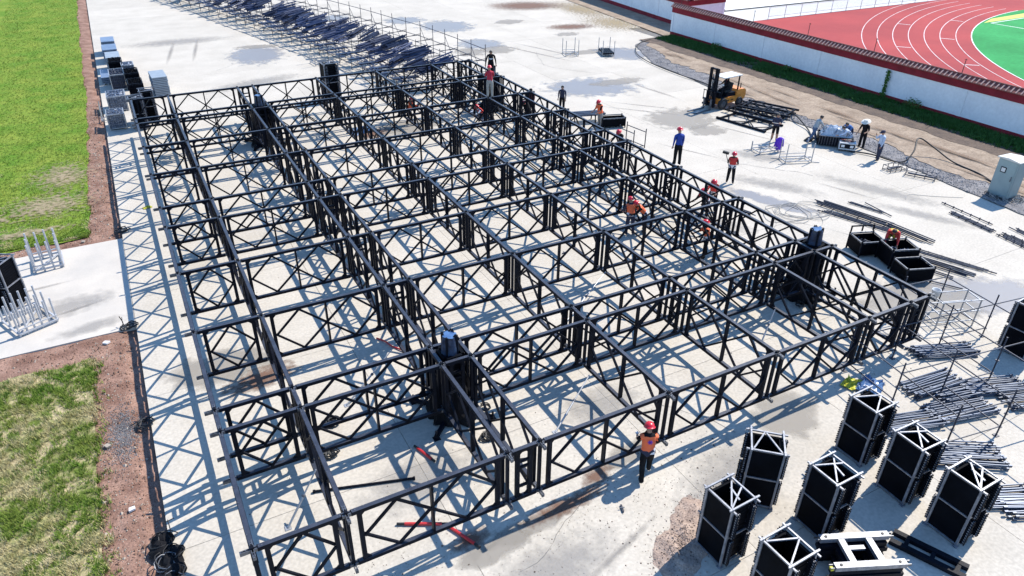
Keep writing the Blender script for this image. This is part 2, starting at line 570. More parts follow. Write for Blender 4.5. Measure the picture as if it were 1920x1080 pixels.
def patch(name, cx, cy, rx, ry, m, rz=0.0, z=0.007):
    q = MB()
    q.sheet([(1.35 * cos(2 * pi * k / 20), 1.35 * sin(2 * pi * k / 20)) for k in range(20)], 0)
    o = struct(q.build(name, m, loc=(cx, cy, z), rz=rz))
    o.scale = (rx, ry, 1)
    return o


for i, (cx, cy, rx, ry) in enumerate(BARES):
    patch('bare_patch', cx, cy, rx * 2.3, ry * 2.3, BARE, z=0.05 + .004 * i)

# clods, chips and stones on the soil verge
q = MB()
for _ in range(9000):
    y = random.uniform(-1, 45)
    if 13.6 < y < 22:
        continue
    x = random.uniform(-3.5, -2.0)
    if x < lawn_edge(y) - .1:
        continue
    q.rock((x, y, soil_h(x, y) + .006), random.uniform(.008, .032) * (1 + (random.random() < .05) * 1.4), 0 if random.random() < .66 else 1)
for _ in range(700):
    x, y = random.uniform(-9, -3), random.choice([random.uniform(12.5, 13.8), random.uniform(21.8, 22.6)])
    q.rock((x, y, soil_h(x, y) + .006), random.uniform(.01, .05), 0 if random.random() < .8 else 1)
tag(stuff(q.build('clods', [CLOD, CHIP])), 'crumbled brown clods and pale chips on the soil verge', 'soil')

# dirt verge on the right: gravel next to the slabs, then sandy track, then dark earth under weeds
near_edge = [(38.4, -14), (37.4, -4), (36.62, 4.69), (36.92, 8.16), (37.3, 11.57), (37.51, 15.33), (37.7, 18.76), (37.32, 24.02), (38.58, 31.06), (38.9, 36.43), (40.2, 39.5), (41.64, 42.72), (45.6, 45.0)]


def interp(pts, y):
    for (x0, y0), (x1, y1) in zip(pts, pts[1:]):
        if y0 <= y <= y1:
            return x0 + (x1 - x0) * (y - y0) / (y1 - y0)
    return pts[0][0] if y < pts[0][1] else pts[-1][0]


def strip(name, fa, fb, y0, y1, m, z, dy=.35, amp=.02, nx=8):
    def e(x, y, u, v):
        return fa(y) + (fb(y) - fa(y)) * u, y
    return grid_ground(name, 0, 1, y0, y1, ((1.0 / nx), dy), lambda x, y: z + amp * nz(x, y, 1.4, 15) + amp * .7 * nz(x, y, 4, 16), m, e)


ea = lambda y: interp(near_edge, y) + .10 * nz(0, y, 1.1, 17) + .06 * nz(0, y, 4, 18)
eb = lambda y: interp(near_edge, y) + 1.55 + .8 * nz(0, y, .25, 19) + .55 * nz(0, y, 1.3, 20) + .25 * nz(0, y, 3.5, 23)
ec = lambda y: 43.3 + .35 * nz(0, y, .4, 21) + .15 * nz(0, y, 2, 22)
ed = lambda y: 47.3
strip('gravel_verge', ea, eb, -14, 44.4, GRAVEL, .045, amp=.014)
strip('dirt_track', lambda y: eb(y) - .05, lambda y: max(ec(y) + .1, eb(y)), -14, 44.0, DIRT, .07, amp=.025, nx=14)
strip('wall_verge', ec, ed, -14, 44.2, DARKEARTH, .085, amp=.03, nx=10)
strip('dirt_track', lambda y: 46.5 + (y - 44) * .1, lambda y: 51.6 + (y - 45) * .08, 44.5, 110, DIRT, .045, dy=1.2, amp=.018)

q = MB()
for _ in range(6000):
    y = random.uniform(-2, 43)
    x = ea(y) + (eb(y) - ea(y)) * random.random()
    q.rock((x, y, .05), random.uniform(.012, .05), 0 if random.random() < .85 else 1)
tag(stuff(q.build('stones', [STONE, CHIP])), 'loose grey gravel stones along the slab edge', 'gravel')

q_area = lambda: ((lambda y: (47.25 - (abs(random.gauss(0, .42)) % 1.0) * 2.5, y))(random.uniform(4, 44)))
tag(tufts('weeds', 17000, q_area, (.07, .30), [WEED], dens=lambda x, y: min(1, max(.05, .75 + 1.3 * nz(x, y, .35, 40) + .5 * nz(x, y, 1.3, 41))), leaves=7, spread=.12, wid=.022, z=.06), 'dark green weeds growing along the foot of the white wall', 'weeds')

# running track, sports ground and what lies behind the wall
TC = Vector((95.7, -2.0))
LINEW = mat('faded_line_paint', (0.62, 0.55, 0.54), 0.85, 0, (0.46, 0.28, 0.27), .8, lo=.35, hi=.8)

b = MB()
b.sheet([(48.2, -60), (160, -60), (160, 46.5), (48.2, 46.5)], -0.02)
struct(b.build('running_track', TRACK))


def arc_sheet(r0, r1, z, m, name, a0=95, a1=215, n=120, mi=0, full=False):
    qq = MB()
    if full:
        qq.sheet([(TC.x + r1 * cos(2 * pi * k / n), TC.y + r1 * sin(2 * pi * k / n)) for k in range(n)], z)
    else:
        for k in range(n):
            t0, t1 = rad(a0 + (a1 - a0) * k / n), rad(a0 + (a1 - a0) * (k + 1) / n)
            qq.add([(TC.x + r0 * cos(t0), TC.y + r0 * sin(t0), z), (TC.x + r1 * cos(t0), TC.y + r1 * sin(t0), z),
                    (TC.x + r1 * cos(t1), TC.y + r1 * sin(t1), z), (TC.x + r0 * cos(t1), TC.y + r0 * sin(t1), z)], [(0, 1, 2, 3)])
    return struct(qq.build(name, m))


arc_sheet(0, 40.0, -.012, PITCH, 'sports_ground', full=True)
arc_sheet(40.0, 40.09, -.008, WHITE, 'track_line')
for k in range(7):
    r = 41.35 + 1.39 * k
    arc_sheet(r, r + .075, -.010, LINEW, 'track_line')
for k in range(14):
    a = rad(112 + 7.3 * k)
    r = 41.4 + 1.39 * (k * 3 % 6)
    q = MB()
    p, t = Vector((cos(a), sin(a), 0)), Vector((-sin(a), cos(a), 0))
    c = Vector((TC.x, TC.y, -.005))
    q.add([c + p * (r + .15), c + p * (r + 1.35), c + p * (r + 1.35) + t * .12, c + p * (r + .15) + t * .12], [(0, 1, 2, 3)])
    struct(q.build('track_line', WHITE))
b = MB()
b.sheet([(81.4, 35.1), (84.5, 36.2), (98, 36.9), (98, 35.2)], -.007)
struct(b.build('ground_marking', YELLOWP))
b = MB()
for a_, b_ in (((82.0, 34.7), (98, 35.1)), ((82.0, 34.7), (82.3, 31.0)), ((82.3, 31.0), (98, 31.3))):
    b.bar((a_[0], a_[1], -.003), (b_[0], b_[1], -.003), .14, .004)
struct(b.build('ground_marking', WHITE))
b = MB()
b.sheet([(52.2, 46.52), (200, 46.52), (200, 51.9), (52.2, 51.9)], -0.015)
struct(b.build('pavement', PALE))
b = MB()
b.bx(57, 200, 51.9, 52.1, -.05, .10)
struct(b.build('kerb', JOINT))
b = MB()
b.sheet([(54, 52.1), (200, 52.1), (200, 60.0), (60, 58.0)], 0.01)
struct(b.build('pavement', WHITE))
b = MB()
b.sheet([(54, 58.2), (200, 60.2), (200, 90), (54, 90)], 0.015)
struct(b.build('road', BLUER))

# wet, damp and muddy patches on the slabs
for cx, cy, rx, ry, m, rz in [
    (10.35, 53.9, 2.0, 2.9, PUD, -.2), (10.9, 57.0, 1.6, .7, DAMP, -.2), (29.6, 57.9, 2.3, 2.6, PUD, 0), (29.2, 49.2, 1.7, 2.0, PUD, .2), (27.0, 46.8, 1.1, 1.4, DAMP, 0),
    (29.6, 46.6, 1.5, 1.2, DAMP, 0), (42.4, 64.6, 3.4, 2.2, MUD, -.3), (40.8, 52.3, 2.0, 1.1, MUD, -.2), (38.6, 49.5, 1.1, .7, DAMP, 0), (30.4, 32.9, 3.0, 2.1, PUD, -.3),
    (33.0, 33.2, 2.0, .7, DAMP, 0), (31.5, 24.0, 2.1, 1.8, DAMP, -.2), (31.5, 21.4, 1.0, .9, DAMP, 0), (26.9, 62.5, 1.8, 1.6, PUD, 0), (36.4, 57.2, 1.4, 1.0, DAMP, 0),
    (28.0, .9, 3.6, 1.2, PUD, -.5), (24.9, 1.9, 2.0, 1.4, DAMP, -.3), (.6, 10.0, 1.5, .8, DAMP, 0), (1.6, 8.8, 1.0, .45, MUD, .2), (8.9, .15, .45, .22, MUD, .3),
    (7.6, -.35, 1.1, .22, MUD, .05), (6.2, -.55, 1.2, .25, DAMP, .05), (10.2, .45, .8, .3, DAMP, .2), (5.3, -.75, .9, .3, DAMP, .0), (4.9, -.2, .5, .2, MUD, .1), (15.5, -.4, 1.1, .8, DAMP, .3), (15.0, 30.3, 1.7, 1.3, DAMP, 0), (12.6, 30.2, .9, .7, MUD, .5),
    (38.8, 40.6, 1.8, 2.2, PUD, .2), (36.6, 42.4, 2.2, .7, DAMP, 0), (33, 10, 2.2, .5, SCUFF, -1.2), (32.3, 7.0, 1.6, .35, SCUFF, -1.1), (28.6, 13.0, 1.8, .5, SCUFF, -1.0),
    (31.0, 16.5, 1.4, .5, SCUFF, -1.0), (22.4, 11.8, 2.2, .5, SCUFF, -1.1), (10.6, 2.6, 1.0, .6, SCUFF, 0), (4.6, 2.2, 1.2, .7, SCUFF, 0), (12, -1.8, 1.6, .8, SCUFF, .4),
    (6.0, -2.0, 1.6, .6, SCUFF, .1), (27, 11.5, 2.2, .5, PUD, -1.2), (-4.0, 16.5, 1.2, .5, SCUFF, .2), (-3.2, 14.6, .9, .3, SCUFF, .2), (46, 52, 3.5, 5, BARE, 0), (47, 60, 3, 6, BARE, 0),
    (8.5, 45, 2.5, .8, SCUFF, .3), (5, 62, 3, 1, SCUFF, 0), (20.5, 67, 1.6, 1.4, PUD, 0)]:
    patch('ground_stain', cx, cy, rx * 1.9, ry * 1.9, m, rz, z=.006 + random.uniform(0, .003))

# ruts and darker streaks along the sandy track
RUT = stain_mat('rut', (0.22, 0.16, 0.12), .95, .75, .1, nscale=1.8, edge=.4, amp=1.0)
for i in range(26):
    yy = random.uniform(-2, 42)
    xx = interp(near_edge, yy) + random.uniform(1.6, 4.4)
    if xx < 43.5:
        patch('rut', xx, yy, random.uniform(.12, .35), random.uniform(1.2, 3.6), RUT, random.uniform(-.12, .05), z=.125 + .002 * i)
# small grit near the front edge of the frame
q = MB()
for _ in range(1500):
    x, y = random.uniform(2, 13), random.gauss(-1.0, 1.3)
    q.rock((x, y, .004), random.uniform(.006, .016) * (2.2 if random.random() < .06 else 1), 0)
for _ in range(500):
    q.rock((random.uniform(0, 30), random.uniform(-3, 40), .004), random.uniform(.008, .025), 0)
tag(stuff(q.build('grit', [DARKEARTH])), 'dark grit scattered on the pale concrete', 'grit')


# ================================================================ WALLS AND FENCE
def wall(p0, p1, label, h=2.15, cop=.42, bays=8, rods=(), side=-1):
    """rendered wall with a red foot, red coping and a ridged tile roof; side = where the foot shows"""
    p0, p1 = Vector((*p0, 0)), Vector((*p1, 0))
    L = (p1 - p0).length
    rz = math.atan2(p1.y - p0.y, p1.x - p0.x)
    t = thing('wall', label, 'wall', p0, rz)
    q = MB()
    q.bx(0, L, -.11, .11, .42, h)
    q.build('wall_face', WALLW, t)
    q = MB()
    q.bx(0, L, -.14, .14, -.1, .418)
    q.build('foot_band', WALLR, t)
    q = MB()
    q.bx(-.03, L + .03, -.17, .17, h + .002, h + cop)
    q.bx(-.03, L + .03, -.20, .20, h + cop + .002, h + cop + .07)
    q.build('coping', WALLR, t)
    q = MB()
    zt = h + cop + .072
    for sg in (-1, 1):
        q.add([(-.05, sg * .36, zt), (L + .05, sg * .36, zt), (L + .05, 0, zt + .26), (-.05, 0, zt + .26), (-.05, sg * .36, zt + .05), (L + .05, sg * .36, zt + .05), (L + .05, 0, zt + .31), (-.05, 0, zt + .31)],
              [(0, 1, 2, 3), (4, 7, 6, 5), (0, 4, 5, 1), (0, 3, 7, 4), (1, 5, 6, 2)])
    q.build('tile_roof', TILE, t)
    q = MB()
    n = int(L / .31)
    for k in range(n):
        x = .12 + k * L / n
        for sg in (-1, 1):
            q.bar((x, sg * .375, zt + .06), (x, sg * .02, zt + .315), .085, .05)
    stuff(q.build('tile_ridges', TILEL, t))
    q = MB()
    q.tube((-.05, 0, zt + .32), (L + .05, 0, zt + .32), .06, 8)
    q.build('ridge_cap', TILE, t)
    for k in range(bays + 1):
        x = min(max(.13, L * k / bays), L - .13)
        q = MB()
        q.bx(x - .13, x + .13, -.155, .155, .42, h - .003)
        q.build('pilaster', WALLW, t)
    for x in rods:
        q = MB()
        q.tube((x, 0, zt + .3), (x, 0, zt + 1.25), .022, 6)
        q.tube((x - .1, 0, zt + 1.2), (x + .1, 0, zt + 1.2), .012, 5)
        q.build('rod', CABLE, t)
    return t


wall((47.3, 44.6), (47.3, -14), 'long white wall with red foot and ridged tile coping, weeds at its foot', bays=10,
     rods=(1.0, 10.2, 16.0, 22.0, 28.6, 35))
wall((50.6, 46.2), (53.6, 78), 'farther white wall with red foot running out of the top of the picture', bays=6, rods=(6.2,))
wall((50.9, 46.5), (55.6, 46.75), 'short return wall with tile coping joining the far walls at the corner', bays=1)
wall((55.75, 47.0), (57.6, 64), 'white wall with tile coping behind the short return wall', bays=4)

# grey railing between track and pavement
rail_t = thing('railing', 'grey upright railing between the red track and the pale pavement', 'fence', (62.0, 46.6, 0))
for k in range(20):
    q = MB()
    q.tube((k * 2.4, 0, -.02), (k * 2.4, 0, 1.25), .035, 6)
    q.build('post', FENCEP, rail_t)
q = MB()
for z in (.25, 1.15):
    q.tube((0, 0, z), (45.6, 0, z), .022, 6)
q.build('rail', FENCEP, rail_t)
q = MB()
for k in range(320):
    x = .1 + k * .142
    q.tube((x, 0, .25), (x, 0, 1.15), .009, 4, cap=False)
stuff(q.build('bars', FENCEP, rail_t))

t = thing('sign_pole', 'blue painted pole beside the pavement behind the walls', 'pole', (61.2, 52.6, 0))
q = MB()
q.tube((0, 0, 0), (0, 0, 3.6), .09, 8)
q.build('pole', BLUEPOLE, t)
q = MB()
q.box((0, 0, .06), (.35, .35, .12))
q.build('foot', PALE, t)

# creeper on the wall seam
t = thing('creeper', 'thin green creeper climbing the seam of the white wall', 'plant', (47.12, 20.85, 0))
q = MB()
q.path([(0, .05, .05), (-.03, -.02, .5), (-.02, .06, 1.0), (-.03, 0, 1.5), (-.02, .05, 2.05)], .012)
q.build('stem', WEED, t)
q = MB()
for _ in range(260):
    z = random.uniform(.1, 2.1)
    w = .07 + .30 * max(0, .6 - z)
    c = Vector((random.uniform(-.16, -.03), random.gauss(0, w), z))
    a, bb = Vector((random.uniform(-.5, .5), 1, random.uniform(-.5, .5))).normalized() * .06, Vector((-.4, random.uniform(-.5, .5), 1)).normalized() * .06
    q.add([c - a, c - bb, c + a, c + bb], [(0, 1, 2, 3)])
stuff(q.build('leaves', WEED, t))
for (bx_, by_, s_) in ((46.7, 18.3, .55), (46.6, 37.6, .5), (46.5, 29.2, .4)):
    t = thing('bush', {18.3: 'low leafy bush beside the creeper at the foot of the wall', 37.6: 'small rounded bush at the far end of the weeds', 29.2: 'small bush in the weeds near the middle of the wall'}[by_], 'bush', (bx_, by_, .1))
    q = MB()
    for k in range(5):
        q.path([(0, 0, 0), (random.uniform(-.1, .1), random.uniform(-.1, .1), s_ * .5), (random.uniform(-.3, .3), random.uniform(-.3, .3), s_)], .012)
    q.build('stem', WEED, t)
    q = MB()
    for _ in range(300):
        d = Vector((random.gauss(0, 1), random.gauss(0, 1), random.gauss(0, .8))).normalized() * random.random() ** .4
        c = Vector((d.x * s_, d.y * s_ * 1.2, s_ * .75 + d.z * s_ * .7))
        a, bb = Vector((random.uniform(-1, 1), random.uniform(-1, 1), random.uniform(-.5, .5))).normalized() * .06, Vector((random.uniform(-1, 1), random.uniform(-1, 1), random.uniform(-.5, .5))).normalized() * .05
        q.add([c - a, c - bb, c + a, c + bb], [(0, 1, 2, 3)])
    stuff(q.build('leaves', WEED, t))

# ================================================================ TRUSS FRAME
ZT, ZB = 2.26, 0.58            # top of the upper chord, middle of the lower chord
LL, HL, SL = 4.0, 2.0, 0.916
GX = [0]
for d in (HL, LL, SL, LL, LL, LL, HL, SL):
    GX.append(GX[-1] + d)
GY = [0]
for d in (LL, SL, LL, LL, LL, HL, LL, LL, LL, SL, LL):
    GY.append(GY[-1] + d)

CW, CH = .112, .10


def chord_mesh(L, z, name):
    q = MB()
    q.bar((.10, 0, z), (L - .10, 0, z), CW, CH)
    q.bar((.12, 0, z + CH / 2 + .002), (L - .12, 0, z + CH / 2 + .002), CW * .94, .004, 2)      # added thin plate, its paler colour imitates light on the chord top
    for x in (.085, L - .085):                            # forked ends
        for s in (-1, 1):
            q.box((x, s * .040, z), (.12, .022, .085), 1)
    for k in range(int(L / .5)):                          # bolt heads along the top
        q.tube((.4 + k * .5, .03, z + CH / 2), (.4 + k * .5, .03, z + CH / 2 + .012), .014, 5, 1)
    return q.mesh(name, [BLACK, STEEL2, TOPLIT])


def seg(a, b, w, d, y, name):
    q = MB()
    q.bar((a[0], y, a[1]), (b[0], y, b[1]), d, w, up=(0, 1, 0) if False else (0, 0, 1))
    return q.mesh(name, BLACK)


def panel_kind(L):
    zt, zb = ZT - CH / 2, ZB
    zi, zj = zt - CH / 2 - .001, zb + CH / 2 + .001
    zm = (zt + zb) / 2
    parts = []
    x0, x1 = .28, L - .28
    for x in (x0, x1):
        q = MB()
        q.box((x, 0, (zi + zj) / 2), (.105, .09, zi - zj))
        for sg, zc in ((1, zi), (1, zj)):                 # gussets in the corners
            dz = -.11 if zc == zi else .11
            dx = .11 if x == x0 else -.11
            s0 = .053 if x == x0 else -.053
            q.add([(x + s0, -.02, zc), (x + s0 + dx, -.02, zc), (x + s0, -.02, zc + dz), (x + s0, .02, zc), (x + s0 + dx, .02, zc), (x + s0, .02, zc + dz)],
                  [(0, 1, 2), (5, 4, 3), (1, 4, 5, 2), (0, 3, 4, 1), (0, 2, 5, 3)])
        parts.append(('end_post', q.mesh('end_post', BLACK)))
    xa, xb = x0 + .055, x1 - .055
    if L > 3:
        q1, q3 = x0 + (x1 - x0) * .25, x0 + (x1 - x0) * .75
        za = [((xa, zm), (q1, zi)), ((q1, zi), (q3, zj)), ((q3, zj), (xb, zm))]
        zbk = [((xa, zm), (q1, zj)), ((q1, zj), (q3, zi)), ((q3, zi), (xb, zm))]
        for y, lst in ((-.032, za), (.032, zbk)):
            for a, b in lst:
                parts.append(('brace', seg(a, b, .058, .060, y, 'brace')))
        q = MB()
        q.box((L / 2, .0, (zi + zj) / 2), (.054, .130, zi - zj))
        parts.append(('middle_post', q.mesh('middle_post', BLACK)))
    elif L > 1.5:
        xm = L / 2
        for a, b, y in (((xa, zm), (xm, zi), -.036), ((xm, zi), (xb, zm), .036), ((xa, zm), (xm, zj), .036), ((xm, zj), (xb, zm), -.036)):
            parts.append(('brace', seg(a, b, .056, .060, y, 'brace')))
    else:
        for z in (zm + .42, zm + .22, zm - .42):
            q = MB()
            q.bar((xa, 0, z), (xb, 0, z), .07, .055)
            parts.append(('rung', q.mesh('rung', BLACK)))
        parts.append(('brace', seg((xa, zm + .19), (xb, zm - .39), .06, .06, 0, 'brace')))
    return chord_mesh(L, zt, 'truss_panel'), chord_mesh(L, zb, 'bottom_chord'), parts


KINDS = {'L': panel_kind(LL), 'H': panel_kind(HL), 'S': panel_kind(SL)}


def kind_of(d):
    return 'L' if d > 3 else ('H' if d > 1.5 else 'S')


q = MB()
q.box((0, 0, (ZT + ZB) / 2), (.078, .078, ZT - ZB + .10))
NODE = q.mesh('node_post', BLACK)


def connector(z, name):
    q = MB()
    for ax in (0, 1):
        for s in (-1, 1):
            a, b = [s * .026, s * .026], [s * .026, s * .026]
            a[ax], b[ax] = -.24, .24
            a.append(z + (.011 if ax else 0)); b.append(z + (.011 if ax else 0))
            q.bar(a, b, .016, .095)
        for e in (-1, 1):
            for off in (.13, .20):
                p = [0, 0, z + .06]
                p[ax] = e * off
                q.tube((p[0], p[1], p[2] - .02), p, .016, 5)
            c = [0, 0, z]
            c[ax] = e * .235
            q.box(c, (.045, .07, .09) if ax == 0 else (.07, .045, .09))
    return q.mesh(name, STEEL2)


CON_T, CON_B = connector(ZT - CH / 2, 'connector'), connector(ZB, 'connector')

frame = thing('truss_frame', 'large black frame of bolted truss panels raised just above the concrete yard', 'stage frame')


def place_panel(x, y, rz, k):
    ch, bt, parts = KINDS[k]
    p = inst('truss_panel', ch, frame, (x, y, random.uniform(-.007, .007)), rz + random.uniform(-.0015, .0015))
    inst('bottom_chord', bt, p)
    for nm, me in parts:
        inst(nm, me, p)


for j, y in enumerate(GY):
    for i in range(len(GX) - 1):
        place_panel(GX[i], y, 0, kind_of(GX[i + 1] - GX[i]))
for i, x in enumerate(GX):
    for j in range(len(GY) - 1):
        place_panel(x, GY[j], pi / 2, kind_of(GY[j + 1] - GY[j]))
for x in GX:
    for y in GY:
        n = inst('node_post', NODE, frame, (x, y, 0))
        inst('connector', CON_T, n)
        inst('connector', CON_B, n)

# ---------------------------------------------------------------- lifting masts that carry the frame
def make_mast(loc, label, rz=0.0, crumple=0):
    t = thing('lifting_mast', label, 'mast', loc, rz, 'lifting masts standing in the narrow bays of the frame')
    q = MB()
    q.box((0, 0, .05), (.9, .9, .10))
    for sx in (-1, 1):
        for sy in (-1, 1):
            q.bar((sx * .35, sy * .35, .09), (sx * .95, sy * .95, .09), .12, .10)
            q.tube((sx * .92, sy * .92, 0), (sx * .92, sy * .92, .30), .035, 6)
            q.box((sx * .92, sy * .92, .012), (.2, .2, .024))
    q.build('base', BLACK, t)
    q = MB()
    for sx in (-1, 1):
        for sy in (-1, 1):
            q.box((sx * .16, sy * .16, 1.5), (.06, .06, 2.75))
    for k in range(9):
        z = .25 + k * .3
        for sx in (-1, 1):
            q.bar((sx * .16, -.13, z), (sx * .16, .13, z + .26), .03, .03)
            q.bar((-.13, sx * .16, z), (.13, sx * .16, z + .26), .03, .03)
    q.build('column', BLACK, t)
    q = MB()                                              # sleeve that the trusses hang from
    for s in (-1, 1):
        q.box((s * .30, 0, 1.5), (.10, .50, 1.55))
        q.box((0, s * .30, 1.5), (.48, .10, 1.55))
    for s in (-1, 1):
        for z in (.72, 2.02):
            q.bar((s * .35, 0, z), (s * .44, 0, z), .4, .10)
    q.build('sleeve', BLACK2, t)
    # folded dark cloth round the foot
    q = MB()
    n = 26
    rows = []
    for r, z in ((.36, 1.85), (.47, 1.4), (.54, .95), (.60, .5), (.70, .2), (.80, .02)):
        rows.append([(r * (1 + .12 * sin(k * 2.6 + z * 3) + random.uniform(-.06, .06)) * cos(2 * pi * k / n),
                      r * (1 + .12 * sin(k * 2.6 + z * 3) + random.uniform(-.06, .06)) * sin(2 * pi * k / n), z + random.uniform(-.04, .05)) for k in range(n)])
    vs = [p for r_ in rows for p in r_]
    fs = [(i * n + k, i * n + (k + 1) % n, (i + 1) * n + (k + 1) % n, (i + 1) * n + k) for i in range(len(rows) - 1) for k in range(n)]
    q.add(vs, fs)
    q.build('cloth', BLKC, t)
    # wrapped hoist on top
    q = MB()
    n = 16
    rows = []
    for r, z in ((.275, 1.98), (.265, 2.2), (.245, 2.45), (.22, 2.70), (.20, 2.84)):
        rows.append([((r * (1 + .10 * cos(4 * (2 * pi * k / n))) + random.uniform(-.012, .012) * (1 + crumple)) * cos(2 * pi * k / n),
                      (r * (1 + .10 * cos(4 * (2 * pi * k / n))) + random.uniform(-.012, .012) * (1 + crumple)) * sin(2 * pi * k / n),
                      z + (random.uniform(-.05, .07) * crumple if z > 2.6 else 0)) for k in range(n)])
    vs = [p for r_ in rows for p in r_]
    fs = [(i * n + k, i * n + (k + 1) % n, (i + 1) * n + (k + 1) % n, (i + 1) * n + k) for i in range(len(rows) - 1) for k in range(n)]
    q.add(vs, fs)
    q.add(vs[-n:], [tuple(range(n))], 1)
    q.build('hoist_cover', [WRAPD, BLUET], t, smooth=True)
    # chain coils and loose cable at the foot
    for k in range(4):
        q = MB()
        a = random.uniform(0, 2 * pi)
        c = Vector((cos(a) * 1.0, sin(a) * 1.0, .06))
        q.path([c + Vector((.16 * cos(s * .7) * (1 + .1 * sin(s)), .16 * sin(s * .7), .006 * s)) for s in range(22)], .018, 5)
        q.build('chain', CABLE, t)
    return t


mx0, mx1 = (GX[2] + GX[3]) / 2, (GX[7] + GX[8]) / 2
my0, my1 = (GY[1] + GY[2]) / 2, (GY[9] + GY[10]) / 2
make_mast((mx0, my0, 0), 'black lifting mast with blue wrapped hoist, nearest of the four masts', 0, 0)
make_mast((mx1, my0, 0), 'lifting mast with crumpled dark blue wrap at the right edge near the crates', .3, 1)
make_mast((mx0, my1, 0), 'lifting mast with blue wrapped hoist near the far left corner of the frame', .1, 0)
make_mast((mx1, my1, 0), 'lifting mast by the man in the red jacket at the far right corner', .2, .6)


# ================================================================ STORAGE RACKS
def stack_mesh(w, d, h, n, lugs=True, seed=0):
    rn = random.Random(seed)
    q = MB()
    st = h / n
    for k in range(n):
        z = k * st
        ox, oy = rn.uniform(-.006, .006), rn.uniform(-.006, .006)
        zz, hh = z + st * .47, st * .86
        for sg in (-1, 1):                                # hollow frames stacked on each other
            q.box((ox, oy + sg * (d / 2 - .03), zz), (w, .06, hh))
            q.box((ox + sg * (w / 2 - .03), oy, zz), (.06, d - .121, hh))
    return q.mesh('panel_stack', BLACK2)


def lug_mesh(d, h, n, seed=0):
    """column of fork ends sticking out of a stack corner"""
    rn = random.Random(seed)
    q = MB()
    for k in range(n):
        z = (k + .5) * h / n
        for off in (-.028, .028):
            q.box((off, rn.uniform(-.006, .006), z), (.018, .22, h / n * .62), 0)
        for yy in (-.07, .07):
            q.tube((-.05, yy, z), (.05, yy, z), .020, 6, 1)
    return q.mesh('fork_ends', [BLACK, SILVER])


RW, RD, RH = .74, .80, 1.95
STACKS = [stack_mesh(RW - .06, RD - .06, .86, 9, seed=k) for k in range(3)]
LUGS = [lug_mesh(.1, .84, 11, seed=k) for k in range(2)]


def rail_mesh(a, b, w=.040, m=None, name='rail'):
    q = MB()
    q.bar(a, b, w, w)
    return q.mesh(name, m or SILVER)


_hx, _hy = RW / 2, RD / 2
_s = MB(); _s.bx(-.008, .008, -_hy + .03, _hy - .03, 0, .84); SIDE = _s.mesh('side_sheet', BLACK2)
_post = MB(); _post.box((0, 0, RH / 2), (.05, .05, RH)); _post.box((0, 0, .015), (.12, .12, .03)); _post.tube((0, 0, RH), (0, 0, RH + .05), .03, 8)
POSTM = _post.mesh('corner_post', SILVER)
RX = rail_mesh((-_hx - .10, 0, 0), (_hx + .10, 0, 0))
RY = rail_mesh((0, -_hy - .12, 0), (0, _hy + .12, 0))
RXS = rail_mesh((-_hx + .026, 0, 0), (_hx - .026, 0, 0), .038)
RYS = rail_mesh((0, -_hy + .026, 0), (0, _hy - .026, 0), .038)
BR1 = rail_mesh((-_hx + .04, -_hy + .06, 0), (_hx - .04, .02, 0), .036, name='brace')
BR2 = rail_mesh((_hx - .04, .06, 0), (-_hx + .04, _hy - .06, 0), .036, name='brace')
BR3 = rail_mesh((-_hx + .06, -_hy + .10, 0), (_hx - .1, _hy - .12, 0), .036, name='brace')
BR4 = rail_mesh((0, -.24, 0), (.10, .14, 0), .04, name='brace')


def make_rack(label, loc, rz=0.0, pattern=0, group='black panel racks with pale frames', tall=True, low_top=0.0):
    t = thing('panel_rack', label, 'rack', loc, rz, group)
    for sx in (-1, 1):
        for sy in (-1, 1):
            inst('corner_post', POSTM, t, (sx * _hx, sy * _hy, 0))
    for z in (.07, 1.0, RH - .02):
        top = z > 1.5
        for s in (-1, 1):
            inst('rail', RX if top else RXS, t, (0, s * (_hy - (.0 if top else 0)), z + (.046 if top else 0)))
            inst('rail', RY if top else RYS, t, (s * _hx, 0, z + (.0 if top else .0)))
    for z in (.10, 1.03):
        inst('side_sheet', SIDE, t, (-_hx + .012, 0, z))
    inst('panel_stack', STACKS[pattern % 3], t, (0, 0, .09))
    inst('panel_stack', STACKS[(pattern + 1) % 3], t, (0, 0, 1.02))
    for z in (.10, 1.03):
        for sx in (-1, 1):
            for sy in (-1, 1):
                inst('fork_ends', LUGS[(pattern + (sx > 0)) % 2], t, (sx * (_hx - .10), sy * (_hy + .02), z))
    zt = RH - .012
    for me in ((BR1, BR2), (BR1, BR3, BR4), (BR3, BR2, BR4))[pattern % 3]:
        inst('brace', me, t, (0, 0, zt))
    return t


make_rack('black panel rack nearest the sand heap, at the left end of the near racks', (10.18, -3.30, 0), .04, 1)
make_rack('black panel rack turned askew, standing farthest left of the near racks toward the frame', (12.20, -2.42, 0), .82, 0)
make_rack('black panel rack in the middle of the near group, behind the pale beams', (12.95, -3.90, 0), .02, 2)
make_rack('black panel rack nearest the pipe bundles, at the top of the near group', (16.0, -2.57, 0), .03, 0)
make_rack('black panel rack between two others in the right row of the near group', (15.82, -4.10, 0), -.02, 2)
make_rack('black panel rack at the lower right, casting its shadow over two dark beams', (15.82, -5.58, 0), .02, 1)
make_rack('black panel rack cut by the bottom edge beside the pile of pale beams', (10.22, -5.02, 0), .03, 0)
make_rack('black panel rack cut by the right edge beyond the scaffold of thin tubes', (25.1, -1.75, 0), .1, 1)
make_rack('tall black panel rack standing just behind the far row of the frame', (12.45, 38.3, 0), .03, 2).scale = (1.3, 1.25, 1.3)
make_rack('black panel rack on the pale side path at the left edge', (-5.72, 17.55, 0), -.55, 1)
make_rack('black panel rack at the far left corner of the frame beside the wire baskets', (.25, 37.55, 0), 0, 2)
make_rack('black panel rack behind the front one at the far left corner of the frame', (.95, 38.9, 0), 0, 0)

